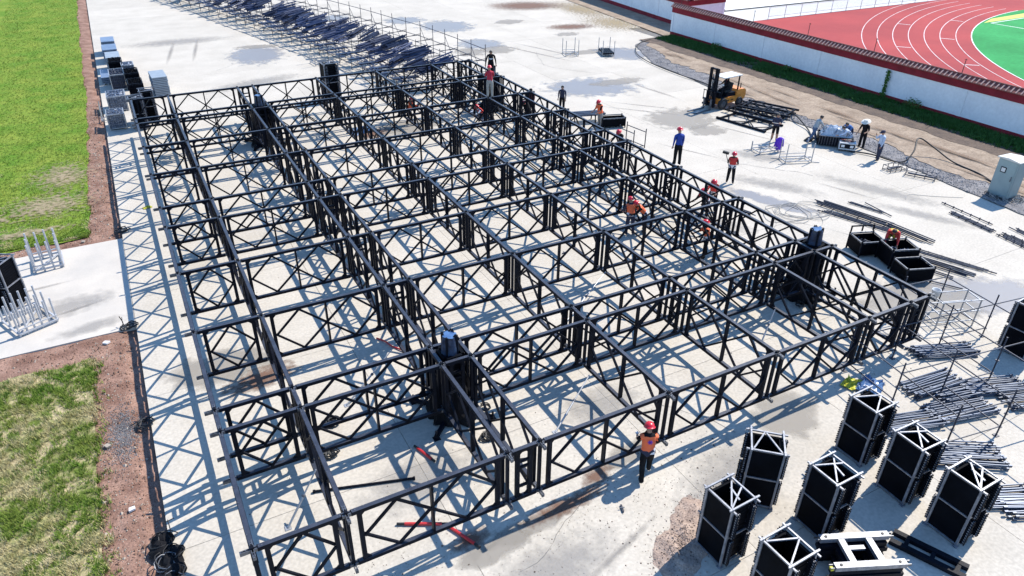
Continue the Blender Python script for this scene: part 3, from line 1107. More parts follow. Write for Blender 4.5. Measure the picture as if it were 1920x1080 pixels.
# pile of beams with a pale ladder-like frame on top
t = thing('beam_pile', 'pile of dark beams topped by a pale H shaped frame at the bottom edge', 'beam pile', (12.62, -5.30, 0), -.42)
for k in range(4):
    q = MB()
    z = .07 + k * .155
    for s in (-1, 1):
        q.bar((-.85, s * .36, z), (.85, s * .36, z), .15, .13)
    for x in (-.4, .35):
        q.bar((x, -.28, z), (x, .28, z), .12, .10)
    q.build('ladder_beam', BLACK, t, loc=(random.uniform(-.05, .05), random.uniform(-.04, .04), 0))
for s in (-1, 1):
    q = MB()
    q.bar((-.85, s * .40, .72), (.85, s * .40, .72), .16, .13)
    for x in (-.7, .7):
        q.tube((x, s * .40, .785), (x, s * .40, .80), .035, 8, 1)
    for e in (-1, 1):
        q.box((e * .90, s * .40 + .05, .72), (.12, .02, .07), 2)
        q.box((e * .90, s * .40 - .05, .72), (.12, .02, .07), 2)
    q.build('pale_beam', [SILVER, CABLE, STEEL2], t)
for x in (-.36, .32):
    q = MB()
    q.bar((x, -.318, .72), (x, .318, .72), .15, .11)
    q.build('cross_beam', SILVER, t)
q = MB()
q.bar((-.28, .10, .70), (.12, .10, .70), .11, .06)
q.build('offcut', SILVER, t)
q = MB()
q.box((-.92, -.42, .70), (.07, .09, .06))
q.build('yellow_tag', YELLOW, t)

t = thing('ladder_beam', 'dark ladder-shaped beam lying on the slabs in the shadow of a rack', 'beam', (14.58, -5.85, 0), -1.18)
for s in (-1, 1):
    q = MB()
    q.bar((-.85, s * .18, .07), (.85, s * .18, .07), .14, .12)
    q.build('beam', BLACK, t)
for x in (-.5, .1, .65):
    q = MB()
    q.bar((x, -.108, .07), (x, .108, .07), .10, .09)
    q.build('rung', BLACK, t)

# ---------------------------------------------------------------- pale stillages (open racks with tall posts)
def stillage(label, loc, rz, w, d, h, posts, m=PALEM, r=.036, group=None, feet=False, z0=.12, name='stillage'):
    t = thing(name, label, 'open rack', loc, rz, group)
    q = MB()
    for s in (-1, 1):
        q.bar((-w / 2, s * d / 2, z0), (w / 2, s * d / 2, z0), r * 1.7, r * 1.7)
        q.bar((s * (w / 2 - .001), -d / 2 + r, z0 + .002), (s * (w / 2 - .001), d / 2 - r, z0 + .002), r * 1.6, r * 1.6)
        q.bar((-w / 2, s * d / 2, z0 + .18), (w / 2, s * d / 2, z0 + .18), r * 1.1, r * 1.1)
    q.bar((-w / 2 + r, -d / 2 + r, z0), (w / 2 - r, d / 2 - r, z0), r * 1.2, r * 1.2)
    q.build('frame', m, t)
    for (px, py) in posts:
        q = MB()
        q.tube((px, py, 0), (px, py, h * random.uniform(.97, 1.02)), r, 8)
        q.build('post', m, t)
    if feet:
        for sx in (-1, 1):
            for sy in (-1, 1):
                q = MB()
                q.bar((sx * w / 2, sy * d / 2, .05), (sx * (w / 2 + .45), sy * (d / 2 + .1), .02), .035, .035)
                q.build('outrigger', m, t)
    return t


p6 = [(x, s * .38) for x in (-.5, -.3, -.1, .1, .3, .5) for s in (-1, 1)]
stillage('pale metal open rack with rows of upright posts at the edge of the lawn', (-4.6, 20.6, 0), .08, 1.05, 1.3, 1.25, [(x, y) for x in (-.5, -.17, .17, .5) for y in (-.62, .62)] + [(-.5, 0), (.5, 0)], group='pale open racks on the side path')
stillage('pale open rack with dense posts in front of the black rack on the side path', (-5.1, 15.95, 0), .42, 1.3, 1.5, 1.0, [(x, y) for x in (-.62, -.37, -.12, .13, .38, .62) for y in (-.7, .0, .7)], group='pale open racks on the side path')
c4 = lambda w, d: [(sx * w / 2, sy * d / 2) for sx in (-1, 1) for sy in (-1, 1)]
stillage('grey open rack with four posts and outriggers, beside the man holding papers', (32.35, 15.05, 0), -.35, 1.55, .75, 1.15, c4(1.55, .75), STEEL, .028, feet=True)
stillage('low grey open rack with one tall post where the purple jacket hangs', (31.95, 17.0, 0), -.15, 1.25, .8, .55, c4(1.25, .8) + [(-.62, .38)], STEEL, .028, feet=True)
stillage('small empty open rack standing on the far slabs', (34.4, 42.2, 0), -.3, 1.1, 1.2, 1.3, c4(1.1, 1.2), STEEL, .03)
t = stillage('small open rack loaded with dark bars on the far slabs near the gravel', (37.3, 41.0, 0), -.35, 1.0, 1.5, 1.3, c4(1.0, 1.5), STEEL, .03)
for k in range(5):
    q = MB()
    q.bar((-.4 + k * .2, -.95, .27), (-.4 + k * .2, .95, .27), .13, .12)
    q.build('bar', BLACK, t)
stillage('empty open rack behind the far row of the frame, beside the tall black rack', (14.4, 48.6, 0), .1, 1.3, 1.2, 1.35, c4(1.3, 1.2), STEEL, .028)
stillage('thin open rack just behind the far row of the frame, near the pile of tubes', (16.6, 38.6, 0), .1, 2.2, 1.2, 1.2, [(x, y) for x in (-1.1, -.4, .4, 1.1) for y in (-.6, .6)], STEEL, .022)
# open gate-like frame on the right of the long edge
for (lx, ly, lab) in ((25.9, 21.4, 'low frame of dark tubes like a small goal beside the long edge of the frame'),):
    t = thing('goal_frame', lab, 'tube frame', (lx, ly, 0), -1.45)
    for (w, y) in ((1.6, 0), (1.2, -.75)):
        q = MB()
        q.tube((-w / 2, y, 0), (-w / 2, y, 1.15), .03, 6)
        q.tube((w / 2, y, 0), (w / 2, y, 1.15), .03, 6)
        q.build('upright', DGREY, t)
        q = MB()
        q.tube((-w / 2, y, .95), (w / 2, y, .95), .025, 6)
        q.tube((-w / 2, y, .10), (w / 2, y, .10), .025, 6)
        q.build('rail', DGREY, t)
    q = MB()
    for s in (-1, 1):
        q.tube((s * .6, -.75, .1), (s * .7, 0, .1), .022, 6)
    q.build('foot_rail', DGREY, t)
# cuboid frame of pale tube right of the front right corner, with a bucket on it
t = thing('cuboid_frame', 'cuboid frame of pale tubes with a grey bucket on top, right of the front corner', 'tube frame', (24.7, .55, 0), -.33)
CF = (1.5, .7, 1.1)
for sx in (-1, 1):
    for sy in (-1, 1):
        q = MB()
        q.tube((sx * CF[0] / 2, sy * CF[1] / 2, 0), (sx * CF[0] / 2, sy * CF[1] / 2, CF[2]), .028, 6)
        q.build('post', STEEL, t)
for z in (.25, .65, CF[2]):
    for s in (-1, 1):
        q = MB()
        q.tube((-CF[0] / 2 - .1, s * CF[1] / 2, z), (CF[0] / 2 + .1, s * CF[1] / 2, z), .02, 6)
        q.build('rail', STEEL, t)
        q = MB()
        q.tube((s * CF[0] / 2, -CF[1] / 2, z - .042), (s * CF[0] / 2, CF[1] / 2, z - .042), .02, 6)
        q.build('rail', STEEL, t)
q = MB()
q.lathe([(.12, 0), (.155, .26), (.16, .27), (.14, .265), (.12, .1)], 14)
tag(q.build('bucket', GREYPL, loc=(23.98, .92, 1.12), smooth=True), 'pale grey bucket resting on the cuboid tube frame', 'bucket')

# ---------------------------------------------------------------- pipe bundles and poles
_p = MB(); _p.tube((-1.5, 0, 0), (1.5, 0, 0), .026, 6)
for k in range(6):
    x = -1.3 + k * .52
    _p.tube((x - .007, 0, 0), (x + .007, 0, 0), .062, 8)
POLE = _p.mesh('pole', DGREY)
_p = MB(); _p.tube((-1.5, 0, 0), (1.5, 0, 0), .026, 6)
POLEP = _p.mesh('pole', DGREY)
_p = MB(); _p.tube((-1.0, 0, 0), (1.0, 0, 0), .025, 6)
for s in (-1, 1):
    _p.box((s * 1.0, 0, 0), (.10, .045, .075))
LEDG = _p.mesh('ledger', LEDGM)


def pole_bundle(label, a, b, n, plain=.5, spread=.5, group='bundles of dark poles lying on the slabs', layers=1):
    a, b = Vector((*a, 0)), Vector((*b, 0))
    c = (a + b) / 2
    L = (b - a).length
    t = thing('pole_bundle', label, 'poles', c, math.atan2(b.y - a.y, b.x - a.x), group)
    for k in range(n):
        o = inst('pole', POLEP if random.random() < plain else POLE, t, (random.uniform(-.25, .25), -spread / 2 + spread * (k + .5) / n + random.uniform(-.02, .02), .065 + (k % layers) * .055), random.uniform(-.035, .035))
        o.scale = (L / 3.0 * random.uniform(.9, 1.0), 1, 1)
    return t


pole_bundle('largest bundle of dark poles on the slabs beyond the crates, its upper part', (28.95, 10.4), (29.75, 6.9), 9, .7, .75, layers=2)
pole_bundle('bundle of dark poles with couplers running along the lower side of the largest bundle', (28.3, 9.6), (29.4, 6.0), 3, .1, .35)
pole_bundle('short dark pole bundle just above the red vest of the man at the crates', (29.75, 7.3), (29.9, 5.0), 6, .8, .5, layers=2)
pole_bundle('pair of dark poles lying beyond the largest bundle', (30.3, 9.7), (30.7, 7.9), 2, .2, .22)
pole_bundle('single dark pole in two pieces on the slabs left of the cabinet shadow', (31.0, 9.4), (30.75, 7.7), 1, 1, .1)
pole_bundle('bundle of dark poles with couplers to the right of the open crates', (28.6, 4.9), (29.75, 1.9), 3, .0, .35)
pole_bundle('flat bundle of dark poles between the crates and the coupler poles', (28.0, 4.4), (28.7, 2.3), 7, .9, .55, layers=2)
pole_bundle('two plain dark poles nearest the damp patch right of the crates', (27.3, 4.1), (27.9, 2.2), 2, 1, .3)
pole_bundle('single pole lying alone right of the lowest crate', (26.5, 3.3), (27.4, 1.6), 1, 1, .1)
pole_bundle('thin single pole beside the shadow of the cabinet', (34.35, 7.5), (34.2, 4.6), 1, .0, .1)
pole_bundle('bundle of three dark poles in front of the cabinet shadow', (33.75, 6.6), (33.5, 4.3), 4, .4, .3)
pole_bundle('bundle of dark poles cut by the right edge', (33.6, 3.9), (33.3, 1.6), 6, .5, .6)
pole_bundle('short dark poles at the right edge above the cut bundle', (34.7, 4.1), (34.4, 2.2), 3, .4, .4)
pole_bundle('pale poles lying along the far long edge behind the standing man in blue', (24.2, 13.3), (24.9, 10.6), 5, .4, .4, layers=2)


def ledger_bundle(label, loc, rz, n, rows, group='bundles of short ledgers under the tube scaffold'):
    t = thing('ledger_bundle', label, 'poles', loc, rz, group)
    for k in range(n):
        o = inst('ledger', LEDG, t, (random.uniform(-.12, .12), (k % rows - rows / 2) * .095 + random.uniform(-.015, .015), .05 + (k // rows) * .075), random.uniform(-.04, .04))
    return t


for i, (x, y, rz, n, rows, lab) in enumerate([
    (22.75, -.55, -.38, 22, 8, 'bundle of dark ledgers at the top of the scaffold bay, stacked highest'),
    (20.75, -1.55, -.10, 20, 9, 'bundle of ledgers nearest the front right corner of the frame'),
    (21.25, -2.25, -.22, 20, 8, 'bundle of ledgers in the middle of the tube scaffold'),
    (20.35, -2.75, -.22, 22, 10, 'wide bundle of ledgers just below the middle one in the scaffold'),
    (22.35, -2.55, -.35, 22, 9, 'bundle of ledgers at the right side of the middle scaffold bay'),
    (18.35, -2.40, -.30, 18, 8, 'bundle of ledgers touching the top rack of the near group'),
    (18.6, -4.05, -.55, 26, 11, 'loose heap of ledgers behind the two racks of the right row'),
    (17.9, -5.5, -.42, 16, 8, 'bundle of ledgers right of the lower right rack'),
    (18.6, -6.3, -.45, 14, 7, 'bundle of ledgers at the lower right edge'),
    (23.0, -3.6, -.3, 18, 8, 'bundle of ledgers at the right edge below the scaffold')]):
    ledger_bundle(lab, (x, y, 0), rz, n, rows)

# tube scaffold over the ledgers at the right
t = thing('tube_scaffold', 'scaffold of thin dark tubes on tall posts over the bundles of ledgers', 'scaffold', (20.6, -2.02, 0), -.148)
SU, SV = 2.05, 2.02
us, vs_ = range(-1, 4), range(-2, 3)
for u in us:
    for v in vs_:
        if (u == -1 and v < -1) or (u == 3 and v > 1) or (u == -1 and v > 1) or (u==0 and v==2):
            continue
        q = MB()
        h = 1.75
        q.tube((u * SU, v * SV, 0), (u * SU, v * SV, h), .026, 6)
        for z in (.35, .85, 1.35):
            q.tube((u * SU, v * SV, z - .012), (u * SU, v * SV, z + .012), .06, 8)
        q.box((u * SU, v * SV, .012), (.14, .14, .024))
        q.build('standard', DGREY, t)
        if u + 1 in us and not (u + 1 == 3 and v > 1) and not (u == -1 and abs(v) > 1):
            q = MB()
            q.tube((u * SU + .05, v * SV, 1.36), ((u + 1) * SU - .05, v * SV, 1.36), .021, 6)
            if (u + v) % 2 == 0:
                q.tube((u * SU + .05, v * SV, .36), ((u + 1) * SU - .05, v * SV, .36), .021, 6)
            q.build('ledger', DGREY, t)
        if v + 1 in vs_ and not (u == -1 and v + 1 > 1) and not (u == 3 and v + 1 > 1) and not (u==0 and v+1==2):
            q = MB()
            q.tube((u * SU, v * SV + .05, 1.34), (u * SU, (v + 1) * SV - .05, 1.34), .021, 6)
            if (u + v) % 2:
                q.tube((u * SU, v * SV + .05, .36), (u * SU, (v + 1) * SV - .05, .36), .021, 6)
            q.build('ledger', DGREY, t)

# ---------------------------------------------------------------- open black crates
def crate(label, loc, rz, w=1.15, d=.9, h=.75, fill=True, m=BLACK, name='crate', group='open black crates beyond the long edge'):
    t = thing(name, label, 'crate', loc, rz, group)
    for s in (-1, 1):
        q = MB()
        q.bx(-w / 2, w / 2, s * d / 2 - .012, s * d / 2 + .012, .10, h - .06)
        q.build('side_panel', BLACK2, t)
        q = MB()
        q.bx(s * w / 2 - .012, s * w / 2 + .012, -d / 2 + .014, d / 2 - .014, .10, h - .06)
        q.build('side_panel', BLACK2, t)
        for s2 in (-1, 1):
            q = MB()
            q.box((s * w / 2, s2 * d / 2, h / 2 + .03), (.055, .055, h + .06))
            q.build('corner_post', m, t)
    q = MB()
    q.bx(-w / 2 + .014, w / 2 - .014, -d / 2 + .014, d / 2 - .014, .10, .13)
    q.build('floor', BLACK2, t)
    for s in (-1, 1):
        q = MB()
        q.bar((-w / 2 + .03, s * d / 2, h), (w / 2 - .03, s * d / 2, h), .05, .05)
        q.build('top_rail', STEEL2, t)
        q = MB()
        q.bar((s * w / 2, -d / 2 + .03, h), (s * w / 2, d / 2 - .03, h), .05, .05)
        q.build('top_rail', STEEL2, t)
    if fill:
        q = MB()
        for _ in range(60):
            c = Vector((random.uniform(-w / 2 + .1, w / 2 - .1), random.uniform(-d / 2 + .1, d / 2 - .1), random.uniform(.2, h * .75)))
            dd = Vector((random.uniform(-1, 1), random.uniform(-1, 1), random.uniform(-.4, .4))).normalized() * random.uniform(.05, .13)
            q.tube(c - dd, c + dd, .028, 6)
        stuff(q.build('fittings', COUPL if fill == 2 else DGREY, t))
    return t


t = crate('open black crate at the upper left of the three, with a raised back rail', (26.6, 5.75, 0), -.35, 1.1, .95, .70)
q = MB()
q.bar((-.52, .50, .76), (-.52, .50, 1.0), .05, .05); q.bar((.52, .50, .76), (.52, .50, 1.0), .05, .05); q.bar((-.545, .50, 1.02), (.545, .50, 1.02), .05, .05); q.bar((0, .50, .76), (0, .50, .995), .05, .05)
q.build('back_rail', BLACK, t)
crate('middle open black crate standing in front of the bending man in red', (26.95, 4.50, 0), -.38, 1.15, 1.0, .85, fill=2)
crate('lowest open black crate of the three, empty with a bluish lining', (26.40, 3.35, 0), -.36, 1.15, .95, .66, fill=False)
t = thing('bag', 'white plastic bag lying behind the middle crate', 'bag', (27.95, 4.6, 0))
q = MB()
n = 10
rows = [[(r * (1 + random.uniform(-.2, .2)) * cos(2 * pi * k / n) * 1.4, r * (1 + random.uniform(-.2, .2)) * sin(2 * pi * k / n), z) for k in range(n)] for r, z in ((.38, .01), (.40, .14), (.30, .30), (.12, .38))]
q.add([p for r_ in rows for p in r_], [(i * n + k, i * n + (k + 1) % n, (i + 1) * n + (k + 1) % n, (i + 1) * n + k) for i in range(3) for k in range(n)] + [tuple(range(30, 40))])
q.build('bag_body', GREYPL, t)
crate('dark crate full of round parts beside the worker in orange at the far edge', (26.55, 24.75, 0), -.3, 1.5, .75, .62, fill=True, group='crates beyond the far end')
t = thing('bar_stack', 'stack of dark flat bars on trestles left of the far crate', 'bar stack', (25.5, 26.3, 0), -.25)
for s in (-.8, .6):
    q = MB()
    q.bar((s, -.4, .45), (s, .4, .45), .08, .08)
    for e in (-1, 1):
        q.bar((s, e * .35, .40), (s, e * .42, 0), .06, .06)
    q.build('trestle', BLACK, t)
for k in range(7):
    q = MB()
    q.bar((-1.3 + .1 * (k % 3), -.42 + k * .14, .53 + .02 * (k % 2)), (1.2 + .1 * (k % 2), -.42 + k * .14, .53 + .02 * (k % 2)), .10, .07)
    q.build('bar', DGREY, t)

# ---------------------------------------------------------------- goods along the curb at the far left
def sheet_stack(label, loc, rz, w, d, n, th, m, group):
    t = thing('sheet_stack', label, 'stack', loc, rz, group)
    me = None
    for k in range(n):
        if me is None:
            q = MB()
            q.bx(-w / 2, w / 2, -d / 2, d / 2, 0, th * .70)
            me = q.mesh('sheet', m)
        inst('sheet', me, t, (random.uniform(-.02, .02), random.uniform(-.02, .02), .10 + k * th))
    q = MB()
    for s in (-1, 0, 1):
        q.bx(s * w * .4 - .06, s * w * .4 + .06, -d / 2, d / 2, 0, .098)
    q.build('pallet', STEEL, t)
    return t


G1 = 'stacks along the curb at the far left'
sheet_stack('light grey stack of flat sheets standing apart right of the other curb stacks', (2.08, 45.3, 0), .04, .98, 2.1, 11, .115, SHEETG, G1)
sheet_stack('blue grey sheet stack at the far end of the curb row', (-.55, 60.0, 0), 0, 1.0, 2.0, 9, .12, SHEETB, G1)
sheet_stack('second blue grey sheet stack from the far end of the curb row', (-.55, 57.0, 0), 0, 1.05, 2.2, 8, .13, SHEETB, G1)
sheet_stack('third blue grey sheet stack of the curb row, lighter on top', (-.45, 53.8, 0), 0, 1.0, 2.2, 9, .12, SHEETG, G1)
sheet_stack('low blue grey sheet stack on the curb side of the dark crates', (-1.15, 50.5, 0), 0, .7, 2.6, 4, .12, SHEETB, G1)


def basket(label, loc, rz, w=1.0, d=1.3, h=.95, kind=0):
    t = thing('basket', label, 'basket', loc, rz, 'wire baskets along the curb')
    q = MB()
    for sx in (-1, 1):
        for sy in (-1, 1):
            q.box((sx * w / 2, sy * d / 2, h / 2), (.06, .06, h))
    for z in (.10, h):
        for s in (-1, 1):
            q.bar((-w / 2 + .031, s * d / 2, z), (w / 2 - .031, s * d / 2, z), .05, .05)
            q.bar((s * w / 2, -d / 2 + .031, z), (s * w / 2, d / 2 - .031, z), .05, .05)
    q.build('frame', STEEL if kind != 1 else BLACK, t)
    q = MB()
    for k in range(1, 8):
        for s in (-1, 1):
            q.bar((-w / 2 + k * w / 8, s * d / 2, .12), (-w / 2 + k * w / 8, s * d / 2, h - .03), .012, .012)
            q.bar((s * w / 2, -d / 2 + k * d / 8, .12), (s * w / 2, -d / 2 + k * d / 8, h - .03), .012, .012)
        if k < 6:
            z = .1 + k * h / 6
            for s in (-1, 1):
                q.bar((-w / 2, s * (d / 2 + .012), z), (w / 2, s * (d / 2 + .012), z), .012, .012)
                q.bar((s * (w / 2 + .012), -d / 2, z), (s * (w / 2 + .012), d / 2, z), .012, .012)
    stuff(q.build('mesh_wires', LEDGM if kind != 1 else BLACK, t))
    q = MB()
    mm = {0: COUPL, 1: BLACK2, 2: DGREY}[kind]
    q.bx(-w / 2 + .04, w / 2 - .04, -d / 2 + .04, d / 2 - .04, .12, h - .08)
    q.build('contents', mm, t)
    q = MB()
    for _ in range(260):
        side = random.random()
        if side < .55:
            c = Vector((random.uniform(-w / 2 + .06, w / 2 - .06), random.uniform(-d / 2 + .06, d / 2 - .06), h - .06 + random.uniform(-.02, .10)))
        elif side < .8:
            c = Vector((random.uniform(-w / 2 + .04, w / 2 - .04), -d / 2 + .05, random.uniform(.15, h - .1)))
        else:
            c = Vector((-w / 2 + .05, random.uniform(-d / 2, d / 2), random.uniform(.15, h - .1)))
        dd = Vector((random.uniform(-1, 1), random.uniform(-1, 1), random.uniform(-1, 1))).normalized() * random.uniform(.03, .07)
        q.tube(c - dd, c + dd, random.uniform(.02, .035), 5)
    stuff(q.build('fittings', mm, t))
    return t


basket('wire basket heaped with shiny couplers, nearest on the curb', (-1.05, 38.5, 0), 0, .95, 1.3, .95, 0)
basket('wire basket heaped with shiny couplers, second along the curb', (-.80, 42.6, 0), 0, 1.1, 1.6, 1.0, 0)
basket('dark basket of black parts behind the coupler baskets', (-.45, 48.2, 0), 0, .95, 1.9, 1.1, 2)
basket('black basket with tall dark bundles at the curb row', (-.35, 51.4, 0), 0, .9, 1.4, 1.25, 1)
basket('black basket of the inner row next to the light grey stack', (.55, 44.9, 0), 0, .9, 1.6, 1.1, 1)
basket('black basket with shiny bars on top in the inner row', (.50, 47.8, 0), 0, .9, 1.6, 1.15, 1)
basket('farthest basket of the inner row with blue grey bars', (.40, 50.2, 0), 0, .8, 1.2, 1.15, 0)
stillage('low open rack with slanting posts on the soil side of the coupler baskets', (-1.62, 41.0, 0), 0, .6, 2.4, .8, [(-.25, y) for y in (-1.1, -.7, -.3, .1, .5, .9)], STEEL, .025)

# ================================================================ FORKLIFT
def forklift(loc, rz):
    t = thing('forklift', 'orange and black forklift with a white roof parked near the dirt track', 'forklift', loc, rz)
    # local +X is forward (towards the forks)
    q = MB()
    q.bx(-.95, .62, -.52, .52, .32, .72)
    q.bx(-.60, .62, -.545, -.522, .36, .66)
    q.bx(-.60, .62, .522, .545, .36, .66)
    q.build('chassis', ORANGE, t)
    q = MB()
    prof = [(-1.28, .40), (-1.36, .62), (-1.34, .98), (-1.22, 1.10), (-.70, 1.12), (-.62, .98), (-.62, .735), (-.952, .735), (-.952, .40)]
    n = len(prof)
    q.add([(x, -.50, z) for x, z in prof] + [(x, .50, z) for x, z in prof],
          [tuple(range(n)), tuple(range(n, 2 * n))[::-1]] + [(k, n + k, n + (k + 1) % n, (k + 1) % n) for k in range(n)])
    q.build('counterweight', ORANGE, t)
    q = MB()
    q.bx(-.60, .05, -.42, .42, .722, .98)
    q.bx(.05, .55, -.45, .45, .722, .78)
    q.bx(.48, .60, -.42, .42, .782, 1.12)
    q.build('seat_deck', BLACK, t)
    s_ = MB()
    s_.bx(-.42, .02, -.24, .24, .985, 1.10)
    s_.box((-.44, 0, 1.32), (.12, .46, .48), R=Matrix.Rotation(rad(-10), 3, 'Y'))
    s_.build('seat', RUBBER, t)
    q = MB()
    q.tube((.50, .02, 1.05), (.30, .02, 1.28), .02, 6)
    pts = [Vector((.29, .02, 1.29)) + Vector((.10 * cos(a), .17 * sin(a), .13 * cos(a))) for a in [2 * pi * k / 12 for k in range(13)]]
    q.path(pts, .016, 5)
    q.build('steering_wheel', RUBBER, t)
    for x, y0, r, w in ((.40, .57, .34, .24), (-.86, .54, .27, .20)):
        for s in (-1, 1):
            q = MB()
            yy = s * y0
            prof = [(r * .62, -w / 2), (r * .93, -w / 2), (r, -w * .3), (r, w * .3), (r * .93, w / 2), (r * .62, w / 2)]
            nn = 20
            vs = []
            for rr, dy in prof:
                vs += [(x + rr * cos(2 * pi * k / nn), yy + dy, r + rr * sin(2 * pi * k / nn)) for k in range(nn)]
            q.add(vs, [(i * nn + k, i * nn + (k + 1) % nn, (i + 1) * nn + (k + 1) % nn, (i + 1) * nn + k) for i in range(5) for k in range(nn)])
            wo_ = q.build('wheel', RUBBER, t)
            q = MB()
            q.tube((x, yy - w * .36, r), (x, yy + w * .36, r), r * .61, 16)
            q.tube((x, yy - w * .46, r), (x, yy + w * .46, r), r * .22, 8)
            q.build('rim', STEEL2, wo_)
    # overhead guard
    for (xb, xt, s) in ((.55, .30, 1), (.55, .30, -1), (-.70, -.72, 1), (-.70, -.72, -1)):
        q = MB()
        q.bar((xb, s * .44, .79 if xb > 0 else 1.0), (xt, s * .44, 2.04), .07, .06)
        q.build('guard_pillar', BLACK, t)
    q = MB()
    q.bx(-.88, .44, -.50, .50, 2.045, 2.10)
    q.build('roof', CABW, t)
    # mast
    for s in (-1, 1):
        q = MB()
        q.box((.84, s * .30, 1.42), (.14, .09, 2.55))
        q.box((.88, s * .20, 1.50), (.12, .07, 2.50))
        q.build('mast_rail', BLACK, t)
        q = MB()
        q.tube((.76, s * .14, .4), (.76, s * .14, 2.3), .035, 8)
        q.build('lift_cylinder', STEEL2, t)
    q = MB()
    for z in (.35, 1.3, 2.0, 2.68):
        q.bar((.84, -.345, z), (.84, .345, z), .13, .08)
    q.build('mast_crossbar', BLACK, t)
    q = MB()
    q.bar((1.0, -.52, .32), (1.0, .52, .32), .06, .12)
    q.bar((1.0, -.52, .66), (1.0, .52, .66), .06, .12)
    for y in (-.5, -.25, 0, .25, .5):
        q.bar((1.0, y, .72), (1.0, y, 1.22), .03, .03)
    q.bar((1.0, -.53, 1.235), (1.0, .53, 1.235), .04, .04)
    q.build('carriage', BLACK, t)
    for s in (-1, 1):
        q = MB()
        q.box((1.06, s * .30, .38), (.06, .12, .72))
        q.box((1.62, s * .30, .045), (1.15, .12, .05))
        q.build('fork', STEEL2, t)
    for s in (-1, 1):
        q = MB()
        q.tube((.46, s * .46, 1.62), (.50, s * .46, 1.62), .07, 10)
        q.build('headlight', CABW, t)
    q = MB()
    q.tube((-1.05, .3, 1.1), (-1.05, .3, 1.45), .03, 6)
    q.build('exhaust', BLACK, t)
    for s in (-1, 1):
        for k, w in ((-.30, .20), (.05, .26)):
            q = MB()
            q.box((k, s * .5475, .52), (w, .004, .09))
            q.build('marking', mat('marking_dark', (.10, .035, .01), .6) if 'marking_dark' not in bpy.data.materials else bpy.data.materials['marking_dark'], t)
    for o in list(t.children):                            # a long wheelbase: move the wheels, stretch the rest
        if o.name.startswith('wheel'):
            cx = sum(v.co.x for v in o.data.vertices) / len(o.data.vertices)
            for mm in (o, *o.children):
                for v in mm.data.vertices:
                    v.co.x = cx * 1.32 + (v.co.x - cx) * 1.12
                    v.co.z *= 1.12
        else:
            for v in o.data.vertices:
                v.co.x *= 1.32
    return t


FORK_LOC, FORK_RZ = (35.8, 24.95, 0), pi + .10
forklift(FORK_LOC, FORK_RZ)

# ---------------------------------------------------------------- flat truss panels by the forklift
def flat_panel(label, loc, rz, w, l, z):
    t = thing('flat_panel', label, 'truss panel', (loc[0], loc[1], z), rz, 'truss panels lying flat beside the forklift')
    for s in (-1, 1):
        q = MB()
        q.bar((-l / 2, s * w / 2, .06), (l / 2, s * w / 2, .06), .12, .11)
        q.build('chord', BLACK, t)
    for x in (-l / 2 + .25, l / 2 - .25, 0):
        q = MB()
        q.bar((x, -w / 2 + .06, .06), (x, w / 2 - .06, .06), .08 if x == 0 else .1, .09)
        q.build('post', BLACK, t)
    for s in (-1, 1):
        q = MB()
        zz = .06 + s * .02
        q.bar((-l / 2 + .3, 0, zz), (-l / 4, s * (w / 2 - .06), zz), .065, .038)
        q.build('brace', BLACK, t)
        q = MB()
        q.bar((-l / 4, s * (w / 2 - .06), zz), (l / 4, -s * (w / 2 - .06), zz), .065, .038)
        q.build('brace', BLACK, t)
        q = MB()
        q.bar((l / 4, -s * (w / 2 - .06), zz), (l / 2 - .3, 0, zz), .065, .038)
        q.build('brace', BLACK, t)
    return t


flat_panel('black truss panel flat on the slabs, nearest the man with papers', (34.95, 21.35, 0), -1.37, 1.9, 3.7, .02)
flat_panel('black truss panel flat on the slabs under another, nearest the forklift', (37.45, 22.75, 0), -1.28, 1.9, 3.9, .02)
flat_panel('black truss panel lying across the two flat ones beside the forklift', (36.35, 22.2, 0), -1.33, 1.8, 3.9, .15)
flat_panel('top black truss panel of the flat pile, shifted toward the dirt', (37.5, 22.3, 0), -1.18, 1.8, 3.5, .28)

# ---------------------------------------------------------------- cabinet
t = thing('electric_cabinet', 'grey green electric cabinet with a pale sloping roof beside the gravel', 'cabinet', (37.95, 6.65, 0), -.06)
q = MB(); q.bx(-.40, .40, -.50, .50, .10, 1.98); q.build('body', CABG, t)
q = MB(); q.bx(-.48, .48, -.58, .58, 1.982, 2.03)
q.add([(-.48, -.58, 2.032), (.48, -.58, 2.032), (.48, .58, 2.032), (-.48, .58, 2.032), (-.48, 0, 2.10), (.48, 0, 2.10)], [(0, 1, 5, 4), (2, 3, 4, 5), (0, 4, 3), (1, 2, 5)])
q.build('roof', CABT, t)
q = MB(); q.bx(-.415, -.402, -.46, .46, .16, 1.94); d_ = q.build('door', CABG, t)
q = MB(); q.bx(-.43, -.416, -.02, .26, 1.32, 1.60, 0); q.bx(-.434, -.431, .02, .22, 1.36, 1.56, 1); q.build('window', [BLACK, CABW], d_)
q = MB(); q.bx(-.45, -.416, -.40, -.37, 1.0, 1.25); q.build('handle', STEEL2, d_)
q = MB(); q.bx(-.42, .42, -.52, .52, 0, .098); q.build('plinth', STEEL2, t)
q = MB(); q.bx(-.30, .34, -.512, -.502, .2, 1.9); q.build('side_door', CABG, t)
t = thing('wire_coils', 'loose pale wire coils round the foot of the electric cabinet', 'wire', (37.9, 6.55, 0))
for k in range(16):
    a = rad(150 + k * 14)
    c = Vector((cos(a) * .62, sin(a) * .78, .02))
    r = random.uniform(.10, .22)
    q = MB()
    ph = random.random() * 6
    q.path([c + Vector((r * cos(ph + s_ * .6), r * 1.2 * sin(ph + s_ * .6), .09 + .09 * sin(ph * 2 + s_ * .5))) for s_ in range(20)], .014, 4)
    q.build('coil', CABLEG if k % 3 else CABLE, t)


